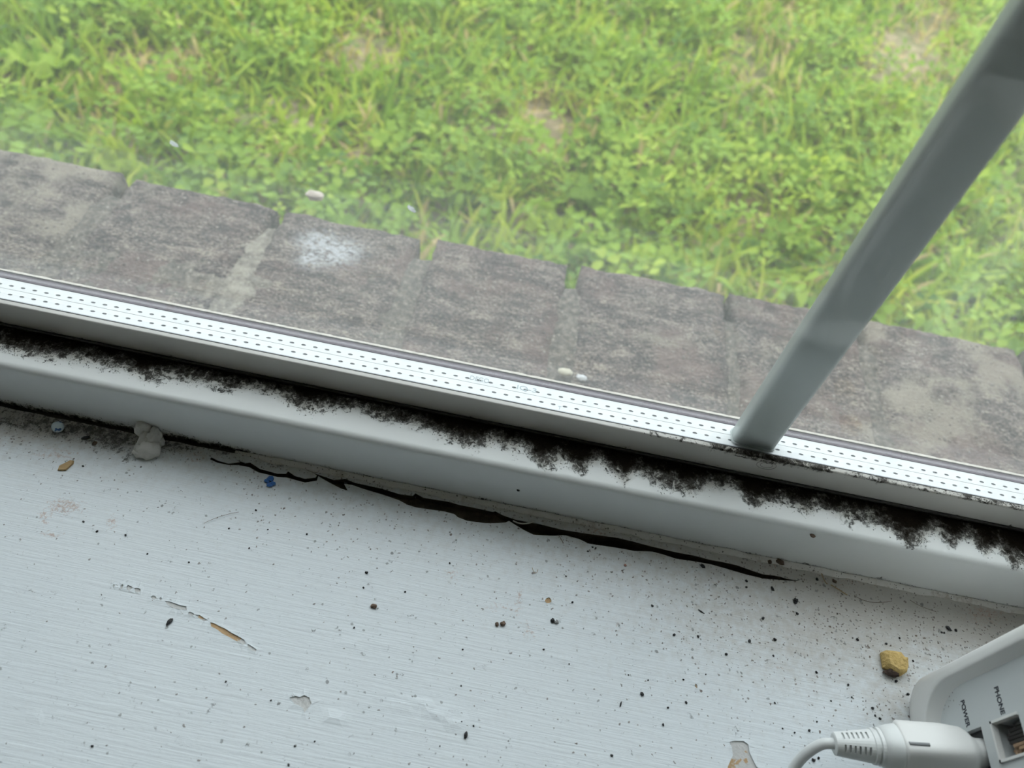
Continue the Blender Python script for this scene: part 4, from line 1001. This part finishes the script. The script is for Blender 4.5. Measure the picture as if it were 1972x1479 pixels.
for i, (a, b, r) in enumerate(tiny):
    P = at(a, b, 0); s = (P-CAM).dot(fwd)/F
    if first is None:
        first = bm_obj('dirt_crumb', blob((0, 0, 0), .001, .35, 1.7, 4, 2, (1.1, .85, .7)), M_deb); o = first
    else:
        o = first.copy(); C.objects.link(o)
    k = r*s/.001; o.scale = (k, k, k); o.location = (P.x, P.y, .0005*k); o.rotation_euler = (0, 0, i*1.3)
    tag(o, tlab[(a, b)], 'dirt crumb', 'tiny dirt crumbs on the sill')
# hairs and fibres
M = Mat('brown_fibre', (.16, .11, .08), .7); M_hair = M.m; M = Mat('pale_fibre', (.5, .48, .44), .6); M_pf = M.m
M = Mat('straw_fibre', (.40, .28, .14), .7); M_sf = M.m
def hair(P, r, m, lab): tag(tube('fibre', [tuple(at(a, b, .0005+.0004*(i % 2))) for i, (a, b) in enumerate(P)], r, m, res=6), lab, 'fibre')
hair([(1645, 1146), (1662, 1160), (1690, 1164), (1718, 1157)], .00010, M_hair, 'thin dark curved hair on the sill above the foam crumb')
hair([(1752, 1155), (1770, 1168), (1785, 1172), (1803, 1178)], .00010, M_hair, 'thin reddish hair between the frame and the router')
hair([(1600, 1126), (1612, 1133), (1622, 1140), (1632, 1146)], .00022, M_sf, 'straight brown straw right of the crack tip')
hair([(1582, 1104), (1586, 1116), (1592, 1126), (1594, 1124)], .00018, M_sf, 'curled tan fibre between frame and straw')
hair([(601, 900), (606, 896), (614, 898), (616, 907), (608, 912), (598, 908), (590, 905)], .00009, M_hair, 'small looped hair on the caulk left of the wide crack')
hair([(988, 1003), (1000, 1010), (1015, 1011), (1030, 1003)], .00035, M_pf, 'pale curved fibre lying across the crack')
hair([(1075, 1030), (1080, 1036), (1085, 1046)], .00014, M_hair, 'short dark hair at the lower lip of the crack')
hair([(1025, 1093), (1028, 1105), (1034, 1108), (1036, 1096)], .00010, M_sf, 'faint tan hook-shaped fibre below the crack')
hair([(392, 1008), (420, 994), (445, 988), (460, 986)], .00008, M_hair, 'very fine reddish hair on the sill below the thin crack')
hair([(1384, 990), (1389, 998), (1392, 989), (1398, 987)], .00012, M_sf, 'small tan curl on the front of the frame')
# two white flecks stuck to the glass
M_fl = leafmat('white_fleck', [(0, (.85, .86, .88)), (1, (.85, .86, .88))], .75)
for (a, b, lab) in ((335, 277, 'white fleck stuck to the window glass above the second brick'), (793, 403, 'small white fleck stuck to the glass above the fourth brick')):
    d = at(a, b, 0)-CAM; p = CAM+d*((.1948-CAM.y)/d.y)
    o = bm_obj('glass_fleck', blob((0, 0, 0), .0010, .5, 2, a, 2, (1.6, .3, .9)), M_fl); o.location = p; o.rotation_euler = (0, .6, 0); tag(o, lab, 'fleck')
